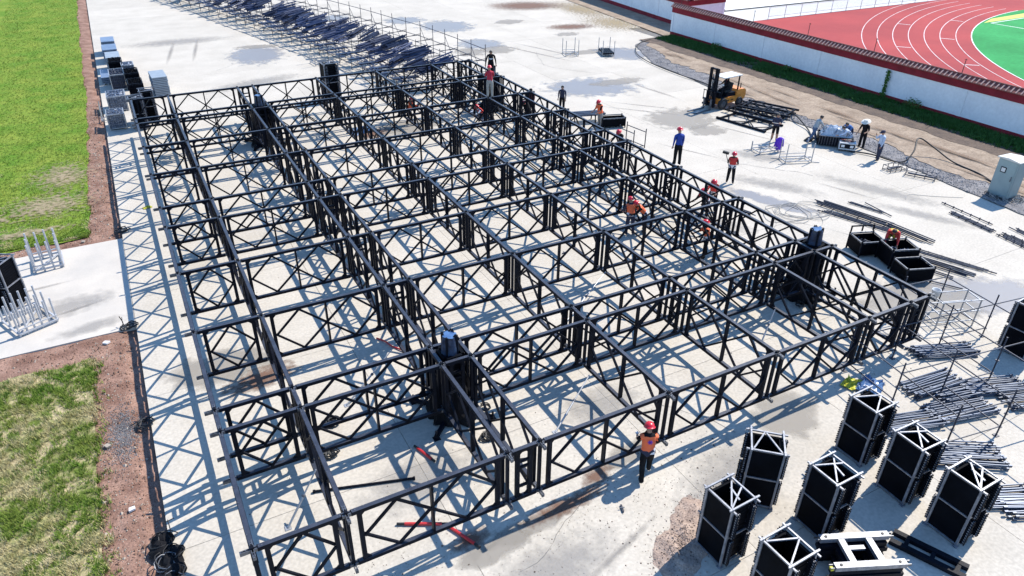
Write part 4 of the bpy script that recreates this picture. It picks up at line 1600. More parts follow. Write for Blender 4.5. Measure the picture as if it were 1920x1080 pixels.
def cable(name, label, pts, r, m, cat='cable', sub=6):
    P = [Vector(p) for p in pts]
    out = []
    for i in range(len(P) - 1):
        p0, p1, p2, p3 = P[max(i - 1, 0)], P[i], P[i + 1], P[min(i + 2, len(P) - 1)]
        for k in range(sub):
            u = k / sub
            out.append(.5 * ((2 * p1) + (p2 - p0) * u + (2 * p0 - 5 * p1 + 4 * p2 - p3) * u * u + (3 * p1 - p0 - 3 * p2 + p3) * u ** 3))
    out.append(P[-1])
    q = MB()
    q.path(out, r, 6)
    return tag(q.build(name, m, smooth=True), label, cat)


zc = .10
cable('cable', 'black cable looping from the wall corner along the gravel to the forklift', [(46.2, 44.2, zc), (45.0, 44.0, zc), (42.3, 42.9, zc), (39.9, 40.2, zc), (38.75, 37.0, zc), (38.4, 33.0, zc), (38.5, 29.8, zc), (38.0, 27.2, zc), (37.9, 24.8, zc)], .035, CABLE)
cable('cable', 'black cable from the flat truss pile to the wrapped crate of fittings', [(38.6, 21.2, .1), (37.9, 20.2, .35), (37.2, 18.6, .1), (36.3, 17.3, .06), (36.4, 16.2, .05)], .045, CABLE)
cable('cable', 'black cable arching over the gravel to the electric cabinet', [(36.3, 14.6, .06), (36.9, 13.6, .10), (37.3, 12.0, .10), (38.2, 12.0, .55), (39.3, 12.6, 1.0), (39.9, 11.9, .55), (39.9, 10.6, .14), (39.6, 8.9, .12), (39.0, 7.7, .14), (38.4, 7.0, .5)], .042, CABLE)
cable('wire', 'tangled pale wire loops on the slabs left of the largest pole bundle',
      [(26.2 + 1.2 * cos(k * .9) * (1 + .3 * sin(k * 1.7)) + k * .045, 10.2 + .9 * sin(k * .9) * (1 + .25 * cos(k * 2.1)) - k * .01, .02 + .0009 * k) for k in range(42)], .012, CABLEG, 'wire', 3)
cable('wire', 'thin wire snaking from the loops toward the crumpled mast wrap', [(27.9, 9.5, .015), (27.3, 8.6, .015), (25.8, 7.9, .015), (24.6, 7.2, .015), (23.9, 6.6, .015)], .011, CABLEG, 'wire')
cable('wire', 'thin pale wire on the slabs between cabinet and poles', [(36.0, 7.4, .015), (34.8, 8.2, .015), (33.9, 8.9, .015), (33.2, 8.6, .015)], .010, CABLEG, 'wire')

# wrapped crate of fittings and machine where the men work
t = thing('wrapped_crate', 'dark crate heaped with fittings in clear wrap between the men by the gravel', 'crate', (36.55, 16.0, 0), -.8)
q = MB()
w, d, h = 1.9, 1.15, .62
for s in (-1, 1):
    q.bx(-w / 2, w / 2, s * d / 2 - .015, s * d / 2 + .015, .08, h)
    q.bx(s * w / 2 - .015, s * w / 2 + .015, -d / 2 + .016, d / 2 - .016, .08, h)
q.bx(-w / 2 + .016, w / 2 - .016, -d / 2 + .016, d / 2 - .016, .08, .12)
q.build('box', BLACK, t)
q = MB()
for k in range(12):
    q.bar((-w / 2 + .06 + k * w / 12.6, -d / 2 - .018, .05), (-w / 2 + .06 + k * w / 12.6, -d / 2 - .018, h), .02, .02)
q.bar((-w / 2, -d / 2 - .03, h + .012), (w / 2, -d / 2 - .03, h + .012), .03, .03)
q.build('ribs', STEEL2, t)
q = MB()
nx, ny = 16, 10
vs = []
for j in range(ny + 1):
    for i in range(nx + 1):
        x, y = -w / 2 + .04 + (w - .08) * i / nx, -d / 2 + .04 + (d - .08) * j / ny
        e = min(i, nx - i, 3) / 3 * min(j, ny - j, 2) / 2
        vs.append((x, y, h - .1 + e * (.38 + .22 * random.random())))
q.add(vs, [(j * (nx + 1) + i, j * (nx + 1) + i + 1, (j + 1) * (nx + 1) + i + 1, (j + 1) * (nx + 1) + i) for j in range(ny) for i in range(nx)])
q.build('wrap', CLEARW, t)
q = MB()
for _ in range(70):
    c = Vector((random.uniform(-w / 2 + .1, w / 2 - .1), random.uniform(-d / 2 + .1, d / 2 - .1), h + random.uniform(.1, .36)))
    dd = Vector((random.uniform(-1, 1), random.uniform(-1, 1), random.uniform(-1, 1))).normalized() * random.uniform(.04, .1)
    q.tube(c - dd, c + dd, .03, 5)
stuff(q.build('fittings', COUPL, t))
t = thing('machine_box', 'pale boxy machine with two white lamps in front of the man in the pale hat', 'machine', (36.4, 14.95, 0), -.85)
q = MB(); q.bx(-.45, .45, -.34, .34, .12, .52); q.build('body', GREYPL, t)
q = MB(); q.bx(-.40, .40, -.352, -.342, .20, .46); q.build('front_panel', BLACK, t)
for s in (-1, 1):
    q = MB(); q.bx(s * .24 - .09, s * .24 + .09, -.362, -.353, .26, .40); q.build('lamp_cover', WHITE, t)
    q = MB(); q.bar((s * .40, -.30, .06), (s * .40, .30, .06), .06, .11); q.build('foot', STEEL2, t)
for k in range(4):
    q = MB()
    q.path([(random.uniform(-.3, .3) + .14 * cos(s_ * .7), random.uniform(-.02, .02) + .16 * sin(s_ * .7), .55 + .004 * s_) for s_ in range(18)], .02, 5)
    q.build('hose', [CABLE, RED, CABLEG, CABLE][k], t)
t = thing('cable_heap', 'small heap of black cable beside the man in jeans', 'cable', (35.7, 17.1, 0))
for k in range(5):
    q = MB()
    q.path([(.22 * cos(s_ * .6 + k) + k * .06 - .1, .18 * sin(s_ * .6 + k), .04 + .03 * k + .01 * sin(s_)) for s_ in range(22)], .028, 5)
    q.build('coil', CABLE, t)

# low wire racks on the slabs
def low_rack(label, loc, rz, w, d, h=.30):
    t = thing('low_rack', label, 'low rack', loc, rz, 'low wire racks left of the cabinet')
    for z in (.06, h):
        for s in (-1, 1):
            q = MB(); q.bar((-w / 2, s * d / 2, z), (w / 2, s * d / 2, z), .028, .028); q.build('rail', DGREY, t)
            q = MB(); q.bar((s * w / 2, -d / 2 + .015, z + .001), (s * w / 2, d / 2 - .015, z + .001), .026, .026); q.build('rail', DGREY, t)
    for x in (-w / 2, -w / 6, w / 6, w / 2):
        for s in (-1, 1):
            q = MB(); q.bar((x, s * (d / 2 + .027), 0), (x, s * (d / 2 + .027), h + .02), .026, .026); q.build('upright', DGREY, t)
    q = MB(); q.bar((-w / 2 + .1, 0, .1), (w / 2 - .1, .05, .1), .09, .07); q.build('bar', DGREY, t)
    return t


low_rack('smaller low wire rack on the slabs by the man in light blue', (36.2, 11.55, 0), -.1, 1.15, .5)
low_rack('longer low wire rack on the slabs toward the cabinet', (36.55, 10.2, 0), -1.1, 1.45, .5)

# ================================================================ FAR TUBE GRANDSTAND
t = thing('grandstand_scaffold', 'long curved scaffold of dark tubes running away behind the far end of the frame', 'scaffold')
BACK = [(23.3, 36.2), (22.9, 41), (22.4, 45.6), (21.3, 50.4), (20.5, 54.5), (19.4, 58.8), (18.2, 63.5), (16.7, 68.5), (15.0, 74), (13.0, 80), (10.8, 86.5), (8.0, 94)]
FRNT = [(17.6, 36.9), (16.9, 41), (16.2, 45), (15.3, 49.8), (14.7, 54), (13.7, 58.5), (12.7, 63), (11.5, 67.5), (10.2, 72), (8.8, 77), (7.0, 83), (5.0, 90)]


def spl(P, u):
    i = min(int(u), len(P) - 2)
    f = u - i
    return Vector((P[i][0] + (P[i + 1][0] - P[i][0]) * f, P[i][1] + (P[i + 1][1] - P[i][1]) * f, 0))


NB = 26
COLH = [.95, 1.25, 1.6, 2.0, 2.75]
bays = []
grid = {}
for k in range(NB + 1):
    u = k * (len(BACK) - 1) / NB
    f, b_ = spl(FRNT, u), spl(BACK, u)
    for c in range(5):
        grid[k, c] = f.lerp(b_, c / 4)
for k in range(NB + 1):
    for c in range(5):
        p = grid[k, c]
        q = MB()
        h = COLH[c] + (.35 if c in (2, 4) else .15)
        q.tube(p, p + Vector((0, 0, h)), .026, 5)
        q.build('standard', DGREY, t)
    q = MB()
    for c in range(4):
        z = COLH[c] - .05
        q.tube(grid[k, c] + Vector((0, 0, z)), grid[k, c + 1] + Vector((0, 0, z + .05 * c)), .022, 5)
        q.tube(grid[k, c] + Vector((0, 0, .35)), grid[k, c + 1] + Vector((0, 0, .35)), .022, 5)
    q.tube(grid[k, 3] + Vector((0, 0, 2.0)), grid[k, 4] + Vector((0, 0, 2.0)), .022, 5)
    q.tube(grid[k, 3] + Vector((0, 0, 1.2)), grid[k, 4] + Vector((0, 0, 1.2)), .022, 5)
    stuff(q.build('transoms', DGREY, t))
for c in range(5):
    for z in ([COLH[c], COLH[c] * .5] if c < 4 else [2.75, 1.9, 1.0]):
        q = MB()
        for k in range(NB):
            q.tube(grid[k, c] + Vector((0, 0, z)), grid[k + 1, c] + Vector((0, 0, z)), .026 if c in (0, 4) else .022, 5)
        stuff(q.build('ledgers', DGREY, t))
q = MB()
for k in range(0, NB, 2):
    q.tube(grid[k, 4] + Vector((0, 0, .2)), grid[k + 1, 4] + Vector((0, 0, 2.6)), .02, 5)
    q.tube(grid[k, 0] + Vector((0, 0, .1)), grid[k + 1, 1] + Vector((0, 0, 1.1)), .02, 5)
stuff(q.build('diagonals', DGREY, t))
# bundles of tubes lying on the scaffold, bay by bay
def tube_pile_mesh(seed, n, L, w):
    rn = random.Random(seed)
    q = MB()
    for k in range(n):
        y = rn.uniform(-w, w)
        z = .04 + (1 - (y / w) ** 2) * rn.uniform(0, .42)
        a = rn.gauss(0, .11)
        l = L * rn.uniform(.75, 1.0) / 2
        x = rn.uniform(-.35, .35)
        q.tube((x - l * cos(a), y - l * sin(a), z + rn.uniform(-.05, .05)), (x + l * cos(a), y + l * sin(a), z + rn.uniform(-.05, .10)), .042, 5)
        if rn.random() < .5:
            q.box((x + l * cos(a), y + l * sin(a), z + .02), (.09, .06, .09))
    return q.mesh('tube_pile', PILEM)


PILES = [tube_pile_mesh(k, 22, 2.2, .36) for k in range(8)]
for k in range(NB):
    for row, u_, zf in ((1, .30, 1.18), (2, .52, 1.55)):
        if (k * 2 + row) % 9 == 4:
            continue
        p = (grid[k, 0] + grid[k + 1, 0]) / 2 * (1 - u_) + (grid[k, 4] + grid[k + 1, 4]) / 2 * u_
        dx = grid[k, 4] - grid[k, 0]
        o = inst('tube_pile', PILES[(k * 3 + row) % 8], None, (p.x + random.uniform(-.2, .2), p.y + random.uniform(-.3, .3), zf + .02), math.atan2(dx.y, dx.x) + .28 + random.uniform(-.22, .22))
        o.rotation_euler[1] = -.10 + random.uniform(-.08, .05)
        o.scale = (random.uniform(.8, 1.0), random.uniform(.7, 1.05), random.uniform(.9, 1.5))
        tag(o, ('heap of dark tubes on the %s row of the curved scaffold, %s' % ('left' if row == 1 else 'right', ['its near third', 'its middle third', 'its far third'][min(2, k * 3 // NB)])), 'tube pile', 'tube heaps on the curved scaffold')
for k in range(NB):
    q = MB()
    for e in range(7):
        f0 = random.uniform(-.10, .22)
        a0 = grid[k, 0].lerp(grid[k, 4], f0) + Vector((0, 0, .98 + .03 * (e % 4)))
        a1 = grid[k + 1, 0].lerp(grid[k + 1, 4], f0 + random.uniform(-.05, .05)) + Vector((0, 0, .98 + .03 * (e % 4)))
        q.tube(a0, a1, .03, 5)
    stuff(q.build('loose_tubes', PILEM, t))
_dk = MB(); _dk.box((0, 0, 0), (1.9, .42, .09)); DECK = _dk.mesh('deck_board', DGREY)
for k in range(NB):
    p = (grid[k, 0] + grid[k, 1] + grid[k + 1, 0] + grid[k + 1, 1]) / 4
    dx = grid[k, 1] - grid[k, 0]
    o = inst('deck_board', DECK, t, (p.x - .45, p.y + .1, 1.02), math.atan2(dx.y, dx.x))

# ================================================================ PEOPLE
PEOPLE = []


def rotx(v, a):          # swing forward (+) about the local X axis
    return Vector((v.x, v.y * cos(a) + v.z * sin(a) * -1 * -1 if False else v.y * cos(a) - v.z * sin(a), v.y * sin(a) + v.z * cos(a)))


def limb_dir(fwd, out, side):
    """unit vector of a limb hanging down, swung forward by fwd and outward by out (degrees)"""
    f, o = rad(fwd), rad(out)
    return Vector((side * sin(o), sin(f) * cos(o), -cos(f) * cos(o)))


def skeleton(pose):
    P = dict(lean=3, twist=0, head=0, turn=0, la=(5, 8, 12), ra=(5, 8, 12), ll=(4, 4, 6), rl=(-3, 4, 6))
    P.update(pose)
    J, R, E = [], [], []

    def j(p, r, par=None, tag_=None):
        J.append(Vector(p)); R.append(r)
        if par is not None:
            E.append((par, len(J) - 1, tag_))
        return len(J) - 1
    L = rad(P['lean'])
    up = Vector((0, sin(L), cos(L)))
    fw = Vector((0, cos(L), -sin(L)))
    pel = Vector((0, 0, .93))
    i0 = j(pel, (.150, .110))
    i1 = j(pel + up * .16, (.140, .105), i0, 'torso')
    i2 = j(pel + up * .34 + fw * .012, (.165, .118), i1, 'torso')
    i3 = j(pel + up * .49, (.120, .090), i2, 'torso')
    i4 = j(pel + up * .57 + fw * .012, (.055, .055), i3, 'neck')
    HL = rad(P['lean'] * .75 + P['head'])
    hu = Vector((0, sin(HL), cos(HL)))
    hf = Vector((0, cos(HL), -sin(HL)))
    hb = pel + up * .57 + fw * .012
    i5 = j(hb + hu * .075 + hf * .012, (.070, .082), i4, 'head')
    i6 = j(hb + hu * .145 + hf * .008, (.078, .092), i5, 'head')
    i7 = j(hb + hu * .205, (.055, .065), i6, 'head')
    hands = []
    for side, key in ((-1, 'la'), (1, 'ra')):
        a, o, e = P[key][:3]
        inw = P[key][3] if len(P[key]) > 3 else 0
        s = pel + up * .475 + Vector((side * .175, 0, 0))
        k1 = j(s, (.068, .066), i3, 'torso')
        d1 = limb_dir(a, o, side)
        el = s + d1 * .28
        k2 = j(el, (.045, .045), k1, 'uarm')
        d2 = limb_dir(a + e, o * .4 - inw, side)
        wr = el + d2 * .25
        k3 = j(wr, (.030, .026), k2, 'farm')
        pm = wr + d2 * .075
        k4 = j(pm, (.038, .022), k3, 'hand')
        hands.append((wr, pm, d2, side))
    feet = []
    for side, key in ((-1, 'll'), (1, 'rl')):
        a, o, k = P[key]
        h = pel + Vector((side * .085, 0, -.05))
        m1 = j(h, (.098, .108), i0, 'thigh')
        d1 = limb_dir(a, o, side)
        kn = h + d1 * .41
        m2 = j(kn, (.074, .078), m1, 'thigh')
        d2 = limb_dir(a - k, o * .6, side)
        an = kn + d2 * .40
        m3 = j(an, (.060, .062), m2, 'shin')
        ft = an + Vector((side * .02, .13, -.045))
        m4 = j(ft, (.042, .034), m3, 'foot')
        hl = an + Vector((0, -.045, -.045))
        m5 = j(hl, (.040, .034), m3, 'foot')
        feet.append(min(an.z, ft.z))
    dz = .075 - min(min(feet) , 9) if True else 0
    for v in J:
        v.z += dz
    hands = [(w + Vector((0, 0, dz)), p + Vector((0, 0, dz)), d, s) for w, p, d, s in hands]
    head = (hb + hu * .135 + Vector((0, 0, dz)), hu, hf)
    return J, R, E, hands, head, (pel + Vector((0, 0, dz)), up, fw)


def person(label, loc, face, shirt, trousers, head='helmet', headm=None, vest=None, sleeve='long', shorts=False, pose=None, H=1.72, group=None, gloves=False, hold=None, stripe=True, emblem=None, z=0.0, shoes=None):
    """face = compass-like angle in degrees of the facing direction, measured from +X"""
    PEOPLE.append(dict(label=label, loc=loc, face=face, shirt=shirt, trousers=trousers, head=head, headm=headm, vest=vest, sleeve=sleeve, shorts=shorts,
                       pose=pose or {}, H=H, group=group, gloves=gloves, hold=hold, stripe=stripe, emblem=emblem, shoes=shoes or SHOE))


WALK = dict(lean=6, la=(-18, 8, 15), ra=(22, 8, 20), ll=(22, 3, 8), rl=(-16, 3, 18))
WORK = dict(lean=24, head=12, la=(50, 8, 35, 6), ra=(55, 8, 30, 6), ll=(8, 6, 10), rl=(2, 6, 8))
BEND = dict(lean=62, head=-6, la=(30, 8, 20, 4), ra=(38, 8, 14, 4), ll=(8, 8, 12), rl=(4, 8, 10))
STAND = dict(lean=2)
HOLD = dict(lean=4, head=14, la=(18, 10, 92, 22), ra=(18, 10, 90, 20))

person('person in orange vest and red hard hat walking by the near front edge', (10.0, -.52, 0), 62, BLKC, BLKC, 'helmet', HELM, HIVIS, sleeve='short',
       pose=dict(lean=9, head=18, la=(30, 10, 40, 10), ra=(14, 10, 26, 0), ll=(-10, 3, 14), rl=(20, 3, 12)), H=1.76, gloves=True, emblem=True)
person('person in orange vest standing upright beside a bending workmate inside the frame', (18.42, 11.75, 0), 75, NAVY, NAVY, 'helmet', HELM, HIVIS, pose=dict(lean=10, head=10, la=(25, 10, 30), ra=(40, 8, 40, 8)), H=1.74)
person('person in orange vest bending toward the workmate on the left inside the frame', (19.2, 11.72, 0), 170, BLKC, NAVY, 'helmet', HELM, HIVIS, pose=dict(lean=42, head=0, la=(45, 8, 30, 6), ra=(50, 8, 25, 6), ll=(14, 5, 22), rl=(-4, 5, 12)), H=1.72)
person('person in orange vest standing alone inside the frame, half hidden by chords', (19.95, 8.5, 0), 150, BLKC, BLKC, 'helmet', HELM, HIVIS, pose=dict(lean=8, head=8, la=(38, 14, 30), ra=(30, 10, 30, 6), ll=(6, 6, 4), rl=(-6, 6, 4)), H=1.74)
person('person in red vest working behind the right hand truss, left of another red hat', (22.55, 11.5, 0), 200, BLKC, BLKC, 'helmet', HELM, HIVISR, pose=dict(lean=30, head=10, la=(45, 8, 40, 6), ra=(45, 8, 40, 6)), H=1.72)
person('person in dark red vest behind the right hand truss, nearest the slabs', (23.55, 12.1, 0), 215, DREDC, BLKC, 'helmet', HELM, HIVISR, pose=WORK, H=1.72)
person('person in bright blue jacket and red hard hat standing on the right truss', (21.83, 13.05, ZT + .01), 75, BLUEC, BLKC, 'helmet', HELM, None, pose=dict(lean=4, head=10, la=(4, 5, 6), ra=(4, 5, 8), ll=(3, 1, 4), rl=(-3, 1, 4)), H=1.74)
person('person in red vest on the open slabs raising a dark hammer to one shoulder', (26.72, 14.25, 0), 225, BLKC, BLKC, 'helmet', HELM, HIVISR, pose=dict(lean=2, la=(22, 14, 85, 20), ra=(38, 12, 95, 14), ll=(3, 5, 3), rl=(-3, 4, 3)), H=1.66, hold='hammer')
person('person in plain red jacket and pale trousers standing on the far truss corner', (18.93, 26.75, ZT + .01), 70, REDC, KHAKI, 'helmet', HELM, None, pose=dict(lean=8, head=14, la=(28, 6, 60, 12), ra=(28, 6, 60, 12), ll=(3, 2, 5), rl=(-2, 2, 4)), H=1.80)
person('person in black with a white shirt print standing behind the red jacket', (20.93, 30.6, ZT + .01), 245, BLKC, BLKC, 'hair', HAIR, None, pose=dict(lean=8, head=25, la=(2, 16, 8), ra=(2, 16, 8), ll=(2, 1, 2), rl=(-2, 1, 2)), H=1.80, emblem='white')
person('person in orange vest inside the far part of the frame, left of the red jacket', (15.28, 30.75, 0), -30, BLKC, BLKC, 'helmet', HELM, HIVIS, pose=dict(lean=12, head=8, la=(30, 8, 60, 10), ra=(45, 8, 40, 8), ll=(10, 4, 10), rl=(-8, 4, 12)), H=1.72)
person('person with red hat crouching inside the frame below the red jacket', (19.55, 29.0, 0), 200, LBLUE, NAVY, 'helmet', HELM, HIVISR, pose=dict(lean=48, head=-8, la=(55, 8, 30, 6), ra=(60, 8, 30, 6), ll=(65, 10, 95), rl=(55, 10, 100)), H=1.72)
person('person with red hat and dark clothes crouching beside the maroon jacket', (21.9, 27.4, 0), 210, BLKC, BLKC, 'helmet', HELM, None, pose=dict(lean=36, head=0, la=(50, 8, 40, 6), ra=(50, 8, 40, 6), ll=(20, 6, 30), rl=(12, 6, 22)), H=1.72)
person('person in maroon jacket and black cap behind the right hand truss', (23.05, 29.0, 0), 225, DREDC, BLKC, 'cap', BLKC, None, pose=dict(lean=6, head=8, la=(15, 10, 40), ra=(15, 10, 40)), H=1.74)
person('person in navy jacket with bare head walking behind the right hand truss', (25.25, 28.7, 0), 230, NAVY, BLKC, 'hair', HAIR, None, pose=dict(lean=4, la=(10, 8, 14), ra=(-8, 8, 12), ll=(10, 3, 6), rl=(-10, 3, 10)), H=1.74)
person('person in orange vest and red hard hat beside the dark crate at the far edge', (25.75, 24.95, 0), 190, BLKC, KHAKI, 'helmet', HELM, HIVIS, sleeve='short', pose=dict(lean=12, head=14, la=(25, 8, 40, 6), ra=(20, 8, 40, 6)), H=1.72, stripe=False)
person('person with red hard hat mostly hidden behind the truss near the goal frame', (23.75, 19.9, 0), 200, BLKC, BLKC, 'helmet', HELM, None, pose=WORK, H=1.74)
person('person in dark blue shirt and black shorts holding papers beside the flat trusses', (33.7, 18.0, 0), 215, NAVY, BLKC, 'hair', HAIR, None, sleeve='short', shorts=True, pose=HOLD, H=1.70, hold='papers')
person('person in grey shirt and jeans leaning over the wrapped crate', (35.55, 16.75, 0), -15, GREYC, JEANS, 'hair', HAIR, None, pose=dict(lean=20, head=14, la=(38, 8, 30, 6), ra=(32, 8, 36, 6), ll=(26, 4, 6), rl=(-24, 4, 10)), H=1.74)
person('person in blue jacket bending over the wrapped crate from behind', (37.45, 15.75, 0), 195, BLUEL, NAVY, 'hair', HAIR, None, pose=BEND, H=1.72)
person('person in pale clothes crouching between the blue jacket and the crate', (36.95, 15.2, 0), 150, LBLUE, LBLUE, 'hair', HAIR, None, pose=dict(lean=50, head=0, la=(45, 8, 30, 6), ra=(45, 8, 30, 6), ll=(50, 8, 80), rl=(45, 8, 80)), H=1.66)
person('person in black with a pale wide hat standing behind the boxy machine', (37.4, 14.75, 0), 190, BLKC, BLKC, 'hat', HATW, None, sleeve='short', pose=dict(lean=8, head=16, la=(14, 18, 60, 14), ra=(8, 14, 14)), H=1.72)
person('person in light blue shirt standing with one hand raised to the face', (36.55, 12.95, 0), 160, LBLUE, NAVY, 'cap', NAVY, None, pose=dict(lean=3, head=8, la=(8, 8, 10), ra=(40, 6, 125, 10), ll=(6, 5, 3), rl=(-6, 5, 4)), H=1.72)
person('person in red vest with yellow stripes bending over behind the middle open crate', (27.62, 5.35, 0), 215, HIVISR, BLKC, 'hair', HAIR, HIVISR, pose=dict(lean=70, head=-5, la=(22, 8, 16, 4), ra=(28, 8, 12, 4), ll=(10, 6, 14), rl=(4, 6, 8)), H=1.74, stripe='yellow')


def build_people():
    skels = []
    for P in PEOPLE:
        J, R, E, hands, head, tor = skeleton(P['pose'])
        me = bpy.data.meshes.new('person')
        me.from_pydata([tuple(v) for v in J], [(a, b) for a, b, _ in E], [])
        ob = bpy.data.objects.new('tmp', me)
        COL.objects.link(ob)
        sk = ob.modifiers.new('skin', 'SKIN')
        sk.use_smooth_shade = True
        sd = me.skin_vertices[0].data
        for i, r in enumerate(R):
            sd[i].radius = r
            sd[i].use_root = (i == 0)
        ss = ob.modifiers.new('sub', 'SUBSURF')
        ss.levels = ss.render_levels = 1
        skels.append((ob, J, R, E, hands, head, tor))
    bpy.context.view_layer.update()
    dg = bpy.context.evaluated_depsgraph_get()
    for P, (ob, J, R, E, hands, head, (pel, up, fw)) in zip(PEOPLE, skels):
        me = bpy.data.meshes.new_from_object(ob.evaluated_get(dg))
        me.name = 'person'
        bm = bmesh.new()
        bm.from_mesh(me)
        # bare hands with fingers, ears and nose, grown on the same mesh
        def tb(a, b, r1, r2, n=5, mi=0):
            d = (b - a).normalized()
            u = Vector((0, 0, 1)) if abs(d.z) < .9 else Vector((1, 0, 0))
            x = d.cross(u).normalized(); y = d.cross(x)
            ra_, rb_ = [], []
            for k in range(n):
                c, s = cos(2 * pi * k / n), sin(2 * pi * k / n)
                ra_.append(bm.verts.new(a + (x * c + y * s) * r1)); rb_.append(bm.verts.new(b + (x * c + y * s) * r2))
            fs = [bm.faces.new((ra_[k], ra_[(k + 1) % n], rb_[(k + 1) % n], rb_[k])) for k in range(n)]
            fs.append(bm.faces.new(rb_))
            for f_ in fs:
                f_.material_index = mi; f_.smooth = True
        for f_ in bm.faces:
            c = f_.calc_center_median()
            best, tg = 9, 'torso'
            for a, b, t_ in E:
                A, B = J[a], J[b]
                ab = B - A
                u = max(0, min(1, (c - A).dot(ab) / max(ab.length_squared, 1e-9)))
                rr = R[a][0] * (1 - u) + R[b][0] * u
                dd = (c - (A + ab * u)).length - rr * .9
                if dd < best:
                    best, tg = dd, t_
            mi = {'torso': 1, 'uarm': 1, 'neck': 0, 'head': 0, 'farm': 1 if P['sleeve'] == 'long' else 0, 'hand': 4 if P['gloves'] else 0,
                  'thigh': 2, 'shin': 0 if P['shorts'] else 2, 'foot': 3}[tg]
            if tg == 'torso' and (c - pel).dot(up) < .05:
                mi = 2
            f_.material_index = mi
        vest_faces = None
        if P['vest']:
            bm2 = bmesh.new()
            vm = {}
            cand = []
            for f_ in bm.faces:
                if f_.material_index in (1, 2):
                    c = f_.calc_center_median()
                    h = (c - pel).dot(up)
                    if -.04 < h < .53 and abs(c.x) < .185:
                        cand.append(f_)
            for f_ in cand:
                vs = []
                for v in f_.verts:
                    if v not in vm:
                        vm[v] = bm2.verts.new(v.co + v.normal * .020)
                    vs.append(vm[v])
                g = bm2.faces.new(vs)
                g.smooth = True
                h = (f_.calc_center_median() - pel).dot(up)
                x = abs(f_.calc_center_median().x)
                mi = 0
                if P['stripe'] is True:
                    mi = 1 if (.0 < h < .028) else (2 if h < .10 else (1 if h < .122 else 0))
                elif P['stripe'] == 'yellow':
                    mi = 3 if .05 < x < .11 else 0
                g.material_index = mi
            vme = bpy.data.meshes.new('vest')
            bm2.to_mesh(vme)
            bm2.free()
            for m in (P['vest'], REFL, NAVY, YELLOW):
                vme.materials.append(m)
            vest_faces = vme
        for wr, pm, d, side in hands:
            mi = 4 if P['gloves'] else 0
            lat = Vector((0, 1, 0)).cross(d)
            lat = lat.normalized() if lat.length > .1 else Vector((1, 0, 0))
            nrm = d.cross(lat).normalized()
            for k, (off, ln) in enumerate(((-.027, .068), (-.009, .078), (.009, .073), (.026, .058))):
                b0 = pm + lat * off
                b1 = b0 + d * ln * .55 + nrm * .008
                b2 = b1 + d * ln * .4 + nrm * .022
                tb(b0, b1, .0095, .009, mi=mi); tb(b1, b2, .009, .007, mi=mi)
            b0 = wr + d * .03 - lat * .02
            b1 = b0 - lat * .035 + d * .028 + nrm * .01
            tb(b0, b1, .012, .010, mi=mi); tb(b1, b1 + d * .028 + nrm * .012, .010, .008, mi=mi)
        hc, hu, hf = head
        hx = hf.cross(hu).normalized()
        tb(hc + hf * .072 + hu * .015, hc + hf * .108 - hu * .018, .010, .015)
        for s in (-1, 1):
            tb(hc + hx * s * .066, hc + hx * s * .088 - hf * .008 + hu * .01, .026, .022, 6)
            tb(hc + hf * .074 + hx * s * .030 + hu * .028, hc + hf * .086 + hx * s * .030 + hu * .028, .012, .007, 6, 5)
        tb(hc + hf * .072 - hu * .05 - hx * .022, hc + hf * .078 - hu * .05 + hx * .022, .006, .006, 4, 6)
        me = bpy.data.meshes.new('person')
        bm.to_mesh(me)
        bm.free()
        for m in (SKIN, P['shirt'], P['trousers'], P['shoes'], GLOVE, HAIR, DREDC):
            me.materials.append(m)
        sc_ = P['H'] / 1.75
        o = bpy.data.objects.new('person', me)
        COL.objects.link(o)
        bpy.data.objects.remove(ob)
        o.location = P['loc'] if len(P['loc']) == 3 else (*P['loc'], 0)
        o.rotation_euler = (0, 0, rad(P['face'] - 90))
        o.scale = (sc_ * 1.14, sc_ * 1.14, sc_)
        tag(o, P['label'], 'person', P['group'])
        if vest_faces:
            inst('vest', vest_faces, o)
        # headgear: dome in the head's own frame
        B = Matrix((hx, hf, hu)).transposed()

        def dome(rx, ry, rz, z0, prof, n=14):
            q = MB()
            vs = []
            for fr, zz in prof:
                vs += [hc + B @ Vector((rx * fr * cos(2 * pi * k / n), ry * fr * sin(2 * pi * k / n) , z0 + rz * zz)) for k in range(n)]
            fs = [(i * n + k, i * n + (k + 1) % n, (i + 1) * n + (k + 1) % n, (i + 1) * n + k) for i in range(len(prof) - 1) for k in range(n)]
            fs.append(tuple(range((len(prof) - 1) * n, len(prof) * n)))
            q.add(vs, fs)
            return q
        if P['head'] == 'helmet':
            q = dome(.118, .135, .135, .025, [(1.16, -.02), (1.17, .06), (1.0, .09), (.97, .4), (.84, .72), (.55, .95), (.2, 1.02)])
            q.bar(hc + B @ Vector((0, .12, .035)), hc + B @ Vector((0, .185, .018)), .13, .012, up=tuple(hu))
            q.build('hard_hat', P['headm'], o, smooth=True)
        elif P['head'] == 'hat':
            q = dome(.11, .125, .12, .03, [(2.1, -.15), (2.0, .0), (1.05, .06), (.98, .5), (.8, .85), (.3, .95)])
            q.build('hat', P['headm'], o, smooth=True)
        elif P['head'] == 'cap':
            q = dome(.098, .112, .115, .02, [(1.02, -.02), (1.0, .35), (.85, .75), (.4, 1.0)])
            q.bar(hc + B @ Vector((0, .09, .03)), hc + B @ Vector((0, .19, .015)), .13, .012, up=tuple(hu))
            q.build('cap', P['headm'], o, smooth=True)
        else:
            q = dome(.092, .104, .115, -.005, [(.92, -.35), (1.02, 0), (1.0, .4), (.82, .8), (.4, 1.0)])
            for i_, v in enumerate(q.v):                     # keep the face free
                w = B.transposed() @ (Vector(v) - hc)
                if w.y > .03 and w.z < .05:
                    q.v[i_] = tuple(hc + B @ Vector((w.x * .98, .03, max(w.z, .03))))
            q.build('hair', HAIR, o, smooth=True)
